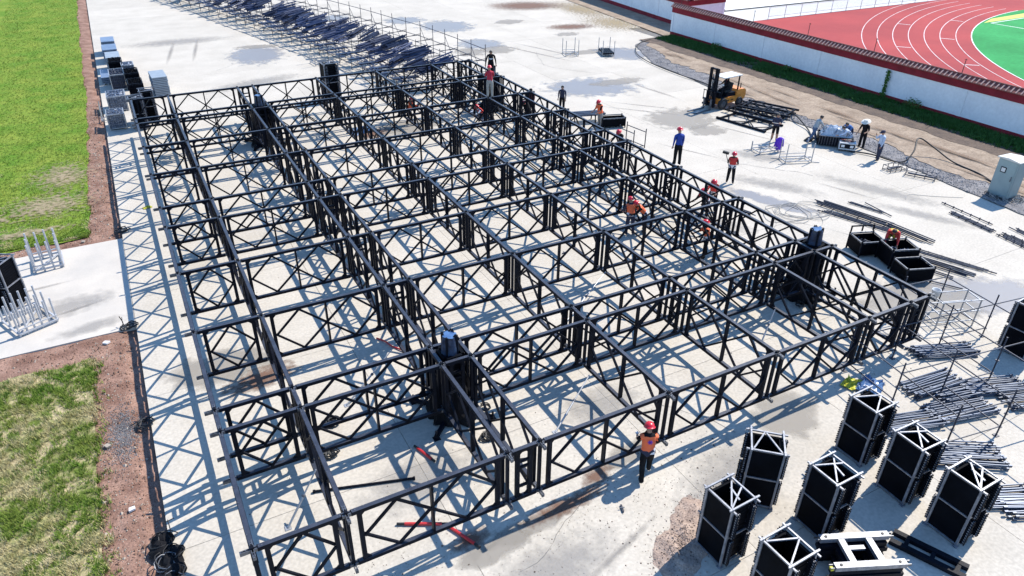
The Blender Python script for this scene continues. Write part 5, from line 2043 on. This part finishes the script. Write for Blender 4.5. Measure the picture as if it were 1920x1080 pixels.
        if P['emblem'] is True:
            q = MB()
            c = pel + up * .40 - fw * .150
            for k in range(3):
                d_ = Vector((cos(k * pi / 3), 0, 0)) + up * sin(k * pi / 3)
                q.bar(c - d_ * .06, c + d_ * .06, .028, .010, up=tuple(fw))
            q.build('emblem', EMBLEM, o)
        elif P['emblem'] == 'white':
            q = MB()
            for k, wd in enumerate((.20, .16)):
                c = pel + up * (.34 - k * .05) + fw * .150
                q.box(c, (wd, .012, .028))
            q.build('print', REFL, o)
        if P['hold'] == 'hammer':
            q = MB()
            wr, pm, d, s = hands[1]
            a = pm - Vector((0, 0, .25)) + Vector((.0, .06, 0))
            b_ = pm + Vector((.22, -.02, .42))
            q.tube(a, b_, .018, 6)
            q.build('shaft', CABLE, None)
            sh = bpy.data.objects[-1] if False else COL.objects[-1]
            hm = thing('hammer', 'dark hammer held against the shoulder of the person in the red vest', 'hammer', o.location, o.rotation_euler.z)
            hm.scale = o.scale
            sh.parent = hm
            q = MB()
            q.bar(b_ + Vector((-.14, .03, 0)), b_ + Vector((.14, -.03, .04)), .12, .13)
            q.build('hammer_head', CABLE, hm)
        elif P['hold'] == 'papers':
            q = MB()
            c = (hands[0][1] + hands[1][1]) / 2 + Vector((0, .06, .02))
            q.box(c, (.30, .22, .012), R=Matrix.Rotation(rad(25), 3, 'X'))
            pp = q.build('papers', WHITE, None, loc=o.location, rz=o.rotation_euler.z)
            pp.scale = o.scale
            tag(pp, 'sheaf of papers in the hands of the person in black shorts', 'papers')


build_people()

# driver sitting in the forklift
PEOPLE.clear()
person('person in dark clothes with a red scarf sitting in the forklift', (36.08, 24.97, .62), 180, BLKC, BLKC, 'hair', HAIR, None, pose=dict(lean=2, la=(40, 8, 35, 6), ra=(40, 8, 35, 6), ll=(82, 6, 80), rl=(82, 6, 80)), H=1.70)
build_people()
drv = [o for o in COL.objects if o.get('label', '').startswith('person in dark clothes with a red scarf')][0]
q = MB()
q.lathe([(.085, 0), (.105, .03), (.09, .07)], 12, (0, .0, 0))
_m = q.mesh('scarf', REDC)
inst('scarf', _m, drv, (0, .03, 1.06))

# ================================================================ LOOSE THINGS
def breaker(label, loc, rz, L=1.5):
    t = thing('red_bar', label, 'bar', loc, rz, 'red bars lying on the slabs')
    q = MB(); q.tube((-L * .35, 0, .045), (L * .35, 0, .045), .042, 8); q.build('sleeve', RED, t)
    q = MB(); q.tube((-L / 2, 0, .045), (-L * .351, 0, .045), .034, 8); q.build('tip', CABLE, t)
    q = MB(); q.tube((L * .351, 0, .045), (L / 2, 0, .045), .034, 8); q.build('tip', CABLE, t)
    return t


breaker('red bar with black tips lying on the slabs inside the front bay', (4.0, .78, 0), -.48, 1.35)
breaker('red bar with black tips lying just outside the front edge, pointing away from the frame', (4.72, .0, 0), -1.15, 1.2)
breaker('short red bar lying in front of the nearest mast', (4.98, 3.1, 0), -1.25, .9)
t = thing('strap', 'red strap lying on the slabs left of the nearest mast', 'strap', (5.95, 8.6, 0))
q = MB(); q.path([(-.3, .6, .03), (-.1, .25, .05), (.0, -.1, .03), (.2, -.45, .05), (.32, -.7, .03)], .03, 5); q.build('band', RED, t)
q = MB(); q.box((.33, -.74, .04), (.1, .14, .06)); q.build('ratchet', STEEL2, t)


def pipe_prop(label, a, b, r=.03, m=STEEL):
    t = thing('prop', label, 'prop', a, 0, 'pale props leaning inside the frame')
    d = Vector(b) - Vector(a)
    q = MB(); q.tube((0, 0, .015), d * .55, r, 8); q.build('outer_tube', m, t)
    q = MB(); q.tube(d * .5501, d, r * .7, 8); q.build('inner_tube', m, t)
    q = MB(); q.box((0, 0, .007), (.16, .16, .014)); q.build('foot', m, t)
    q = MB(); q.tube(d * .53, d * .56, r * 1.5, 8); q.build('collar', STEEL2, t)
    return t


PR = [((8.76, 2.16, 0), (10.64, 3.27, .7)), ((17.57, 2.73, 0), (18.44, 3.17, .9)), ((.94, 2.28, 0), (1.92, 2.71, 1.2)), ((11.79, 6.78, 0), (14.7, 8.3, .8)), ((3.66, 6.2, 0), (5.51, 7.01, 1.0))]
pipe_prop('pale prop leaning in the middle of the second front bay', PR[0][0], PR[0][1])
pipe_prop('pale prop leaning inside the right part of the frame near the crumpled mast wrap', PR[1][0], PR[1][1])
pipe_prop('pale prop leaning in the left front bay behind the second column of trusses', PR[2][0], PR[2][1])
pipe_prop('pale prop leaning in the central bay behind the second row', PR[3][0], PR[3][1])
pipe_prop('pale prop leaning left of the nearest mast', PR[4][0], PR[4][1])
t = thing('pole', 'long dark pole lying across the front left bay', 'pole', (3.1, 2.75, 0), -.30)
q = MB(); q.tube((-1.3, 0, .04), (1.3, 0, .04), .035, 8); q.build('tube', BLACK, t)
for s in (-1, 1):
    q = MB(); q.tube((s * 1.3, 0, .04), (s * 1.36, 0, .04), .05, 8); q.build('end_cap', BLACK, t)
# hoses and chain lumps on the slabs
for i, (x, y, n, r, lab) in enumerate([(2.6, 4.3, 16, .16, 'black chain heap on the slabs in the left front bay'), (6.9, 2.9, 22, .18, 'black chain heap on the slabs right of the nearest mast'),
                                       (3.0, 5.6, 18, .2, 'black cable loop standing near the left front truss'), (-1.95, 8.1, 12, .18, 'small black wire heap on the curb'),
                                       (-2.0, 13.95, 12, .2, 'black wire and sticks at the corner of the side path'), (-1.75, 22.5, 10, .25, 'black wire ends at the far corner of the side path')]):
    t = thing('cable_heap', lab, 'cable', (x, y, 0))
    for k in range(4):
        q = MB()
        ph = random.random() * 6
        q.path([(r * cos(s * .65 + ph) * random.uniform(.7, 1.2) + random.uniform(-.1, .1) * 0 + k * .07 - .1, r * sin(s * .65 + ph) * random.uniform(.7, 1.2), .035 + .025 * k + .02 * sin(s * 1.3)) for s in range(n)], .022, 5)
        q.build('coil', CABLE, t)

# black heap of bags and hoses on the curb at the lower left
t = thing('rubbish_heap', 'heap of black bags, hoses and scraps on the curb at the lower left corner', 'heap', (-1.86, 2.55, 0))
for k in range(7):
    q = MB()
    cx, cy = random.uniform(-.12, .14), -.9 + k * .27
    n = 11
    rows = [[(cx + r_ * (1 + random.uniform(-.3, .3)) * cos(2 * pi * i / n), cy + r_ * (1 + random.uniform(-.3, .3)) * sin(2 * pi * i / n), zz + random.uniform(-.02, .03)) for i in range(n)] for r_, zz in ((.24, .0), (.25, .10), (.16, .20), (.05, .25))]
    q.add([p for r_ in rows for p in r_], [(i * n + j_, i * n + (j_ + 1) % n, (i + 1) * n + (j_ + 1) % n, (i + 1) * n + j_) for i in range(3) for j_ in range(n)] + [tuple(range(33, 44))])
    q.build('bag', BLKC if k else BLUET, t)
for k in range(8):
    q = MB()
    ph = random.random() * 6
    c = Vector((random.uniform(-.1, .2), random.uniform(-.9, .8), .2))
    q.path([c + Vector((random.uniform(.15, .26) * cos(ph + s * .5), .25 * sin(ph + s * .5), .05 * sin(s))) for s in range(14)], .014, 5)
    q.build('hose', [CABLE, STEEL2][k % 3 == 0], t)
t = thing('stick_stand', 'thin upright stick with a crossbar above the black heap on the curb', 'stick', (-1.68, 3.35, 0))
q = MB(); q.tube((0, 0, 0), (.02, .05, .55), .014, 6); q.build('stick', STEEL2, t)
q = MB(); q.tube((-.12, .03, .50), (.16, .07, .52), .012, 6); q.build('crossbar', CABLE, t)
for i, (x, y, s, m, lab) in enumerate([(-2.5, 4.75, .09, WHITE, 'white plastic scrap on the brown soil'), (-2.75, 13.25, .11, WHITE, 'white scrap on the soil below the side path'),
                                       (-2.95, 7.6, .10, CHIP, 'pale stone slab on the grey rubble of the soil verge'), (-3.3, 22.1, .08, CHIP, 'pale chip at the edge of the far soil verge')]):
    q = MB()
    q.prism([(-s, -s * .6), (s * .7, -s * .7), (s, s * .4), (-s * .5, s * .7)], -.01, .05)
    tag(q.build('scrap', m, loc=(x, y, .01), rz=random.uniform(0, 3)), lab, 'scrap')
# grey rubble spill on the soil
q = MB()
for _ in range(2600):
    x, y = random.gauss(-2.52, .22), random.gauss(8.0, .62)
    if -3.3 < x < -2.0:
        q.rock((x, y, soil_h(x, y) + .008), random.uniform(.008, .026), 0)
tag(stuff(q.build('rubble', [GRAVEL])), 'spill of grey rubble on the brown soil verge', 'rubble')
for (x, y, a, lab) in ((-2.05, 8.25, .15, 'dark stick lying over the curb by the grey rubble'), (-2.15, 14.1, 1.2, 'dark twig standing at the corner of the side path')):
    t = thing('stick', lab, 'stick', (x, y, .03), a)
    q = MB(); q.path([(-.3, 0, 0), (0, .03, .05), (.25, -.02, .02), (.38, .03, .06)] if a < 1 else [(0, 0, 0), (.03, .02, .2), (-.02, .05, .42)], .018, 5); q.build('stem', CABLE, t)
    q = MB(); q.path([(0, .03, .05), (.1, .15, .08)] if a < 1 else [(.03, .02, .2), (.15, .05, .28)], .012, 5); q.build('twig', CABLE, t)
# yellow things
for (x, y, lab, s) in ((18.45, -.35, 'crumpled yellow sheet lying outside the front right truss', .22), (-.52, 24.7, 'small yellow cloth lying on the slabs outside the left truss', .13)):
    q = MB()
    n = 7
    vs = [(s * 1.5 * (i / n - .5) * 2 + random.uniform(-.05, .05) * s, s * (j_ / n - .5) * 2 + random.uniform(-.12, .12) * s, abs(random.gauss(0, .12)) * s * 2 + .015) for j_ in range(n + 1) for i in range(n + 1)]
    q.add(vs, [(j_ * (n + 1) + i, j_ * (n + 1) + i + 1, (j_ + 1) * (n + 1) + i + 1, (j_ + 1) * (n + 1) + i) for j_ in range(n) for i in range(n)])
    tag(q.build('yellow_sheet', YELLOW, loc=(x, y, 0), rz=.3), lab, 'sheet')
for (x, y, lab, sx, sy) in ((18.9, -.75, 'crumpled blue sheet lying beside the yellow sheet', .5, .35), (12.1, 30.9, 'blue sheet lying on the slabs inside the far bay', .75, .5)):
    q = MB()
    n = 8
    vs = [(sx * (i / n - .5) * 2 + random.uniform(-.05, .05), sy * (j_ / n - .5) * 2 + random.uniform(-.05, .05), abs(random.gauss(0, .06)) + .015) for j_ in range(n + 1) for i in range(n + 1)]
    q.add(vs, [(j_ * (n + 1) + i, j_ * (n + 1) + i + 1, (j_ + 1) * (n + 1) + i + 1, (j_ + 1) * (n + 1) + i) for j_ in range(n) for i in range(n)])
    tag(q.build('blue_sheet', BLUET, loc=(x, y, 0), rz=.4), lab, 'sheet')
# purple jacket on the low open rack
q = MB()
n = 9
rows = [[(.20 * r_ * cos(2 * pi * k / n) * (1 + random.uniform(-.12, .12)), .10 * r_ * sin(2 * pi * k / n) * (1 + random.uniform(-.2, .2)), zz) for k in range(n)] for r_, zz in ((.55, 0), (.9, .12), (1.0, .35), (1.15, .55), (.75, .72), (.4, .78))]
q.add([p for r_ in rows for p in r_], [(i * n + k, i * n + (k + 1) % n, (i + 1) * n + (k + 1) % n, (i + 1) * n + k) for i in range(5) for k in range(n)] + [tuple(range(45, 54))])
for s in (-1, 1):
    q.tube((s * .18, 0, .68), (s * .26, .02, .22), .06, 7, 0, .045)
tag(q.build('purple_jacket', PURPLE, loc=(32.55, 16.55, .10), rz=-.4, smooth=True), 'purple jacket hanging on the corner of the low open rack', 'jacket')
# sand heap near the racks at the lower right
def heap_z(x, y):
    u = ((x - 9.45) * .80 + (y + 2.75) * .60) / 1.75
    v = (-(x - 9.45) * .60 + (y + 2.75) * .80) / .66
    d = u * u + v * v + .75 * nz(x, y, 1.1, 29) + .35 * nz(x, y, 3.2, 28)
    return -.04 + .13 * max(0, 1 - d) ** .8 * (1 + .5 * nz(x, y, 3, 30)) + .02 * nz(x, y, 7, 31) * (d < 1.1)


SANDM = mat('sand', (0.40, 0.31, 0.255), .95, 0, (.30, .225, .185), 3, fine=.25, fscale=20, bump=.9, bscale=25, spec=.1)
h_o = grid_ground('sand_heap', 7.3, 11.6, -4.6, -1.0, (.05, .05), heap_z, SANDM)
q = MB()
for _ in range(900):
    a, r = random.uniform(0, 2 * pi), abs(random.gauss(0, .62))
    u, v = 1.6 * r * cos(a), .66 * r * sin(a)
    x, y = 9.45 + .80 * u - .60 * v, -2.75 + .60 * u + .80 * v
    q.rock((x, y, max(0, heap_z(x, y)) + .004), random.uniform(.008, .03), 0 if random.random() < .8 else 1)
tag(stuff(q.build('sand_lumps', [SANDM, DARKEARTH])), 'lumps of brown sand on the heap beside the near racks', 'sand')
# drain-pipe offcuts and small parts scattered on the slabs
for i, (x, y, rz, lab) in enumerate([(7.9, 3.7, .4, 'small dark bolt bar on the slabs right of the nearest mast'), (8.8, -1.15, 1.2, 'thin bent wire on the slabs near the sand heap'),
                                     (14.9, 11.6, .2, 'dark clamp on the slabs in the central bay'), (11.3, 4.8, 2.0, 'dark clamp on the slabs in the second row of bays')]):
    t = thing('clamp', lab, 'clamp', (x, y, 0), rz)
    q = MB(); q.bar((-.12, 0, .025), (.12, 0, .025), .05, .04); q.build('jaw', DGREY, t)
    q = MB(); q.tube((.0, -.06, .05), (0, .08, .05), .016, 6); q.build('bolt', STEEL2, t)

# hairline cracks across the slabs
for i, (x, y, a, L) in enumerate([(5.5, -1.6, .3, 3.5), (13.5, -.3, 2.2, 3.0), (27.5, 6.5, 2.0, 4.5), (31.5, 13.0, 1.9, 5), (25.0, 16.5, 1.7, 4), (33.0, 36.0, 2.2, 6), (30.5, 40, 1.2, 5), (6.5, 50, .8, 6), (20.5, -3.6, 1.3, 4), (9.0, 10.5, .5, 4), (14, 20, 1.2, 4), (24.5, 9.0, .6, 3)]):
    q = MB()
    p = Vector((x, y, .005))
    d = a
    w = .008 if y < 12 else .014
    for k in range(int(L / .25)):
        d += random.uniform(-.35, .35)
        d = a + (d - a) * .8
        n_ = p + Vector((cos(d), sin(d), 0)) * .25
        s_ = Vector((-sin(d), cos(d), 0)) * w * random.uniform(.5, 1.2)
        q.add([p - s_, p + s_, n_ + s_ * .9, n_ - s_ * .9], [(0, 3, 2, 1)])
        p = n_
    struct(q.build('crack', JOINT))

# tyre and drag marks on the slabs
TYRE = stain_mat('tyre_mark', (0.24, 0.225, 0.21), .85, .5, .2, nscale=5, edge=.5, amp=.9)
for i, (x, y, a, L) in enumerate([(33.2, 20.0, 1.9, 5), (34.3, 20.4, 1.85, 5), (30.2, 26.5, 2.3, 6), (31.2, 27.2, 2.3, 6), (28.0, 19, 2.0, 4), (32.0, 44.0, 1.9, 8), (33.5, 44.5, 1.9, 8), (34.0, 30.0, 1.7, 5),
                                  (4.0, 58, 1.4, 8), (6, 58, 1.4, 8), (8.0, -2.2, .3, 3), (12.6, -1.6, .5, 2.5), (-5, 18.5, .1, 2.4), (-3.6, 16.2, .25, 2.0), (22, 1.0, 2.4, 2.5), (31.4, 10.8, 1.9, 3)]):
    patch('tyre_mark', x, y, L * .55, .11 if y < 30 else .2, TYRE, a, z=.011 + .0005 * i)
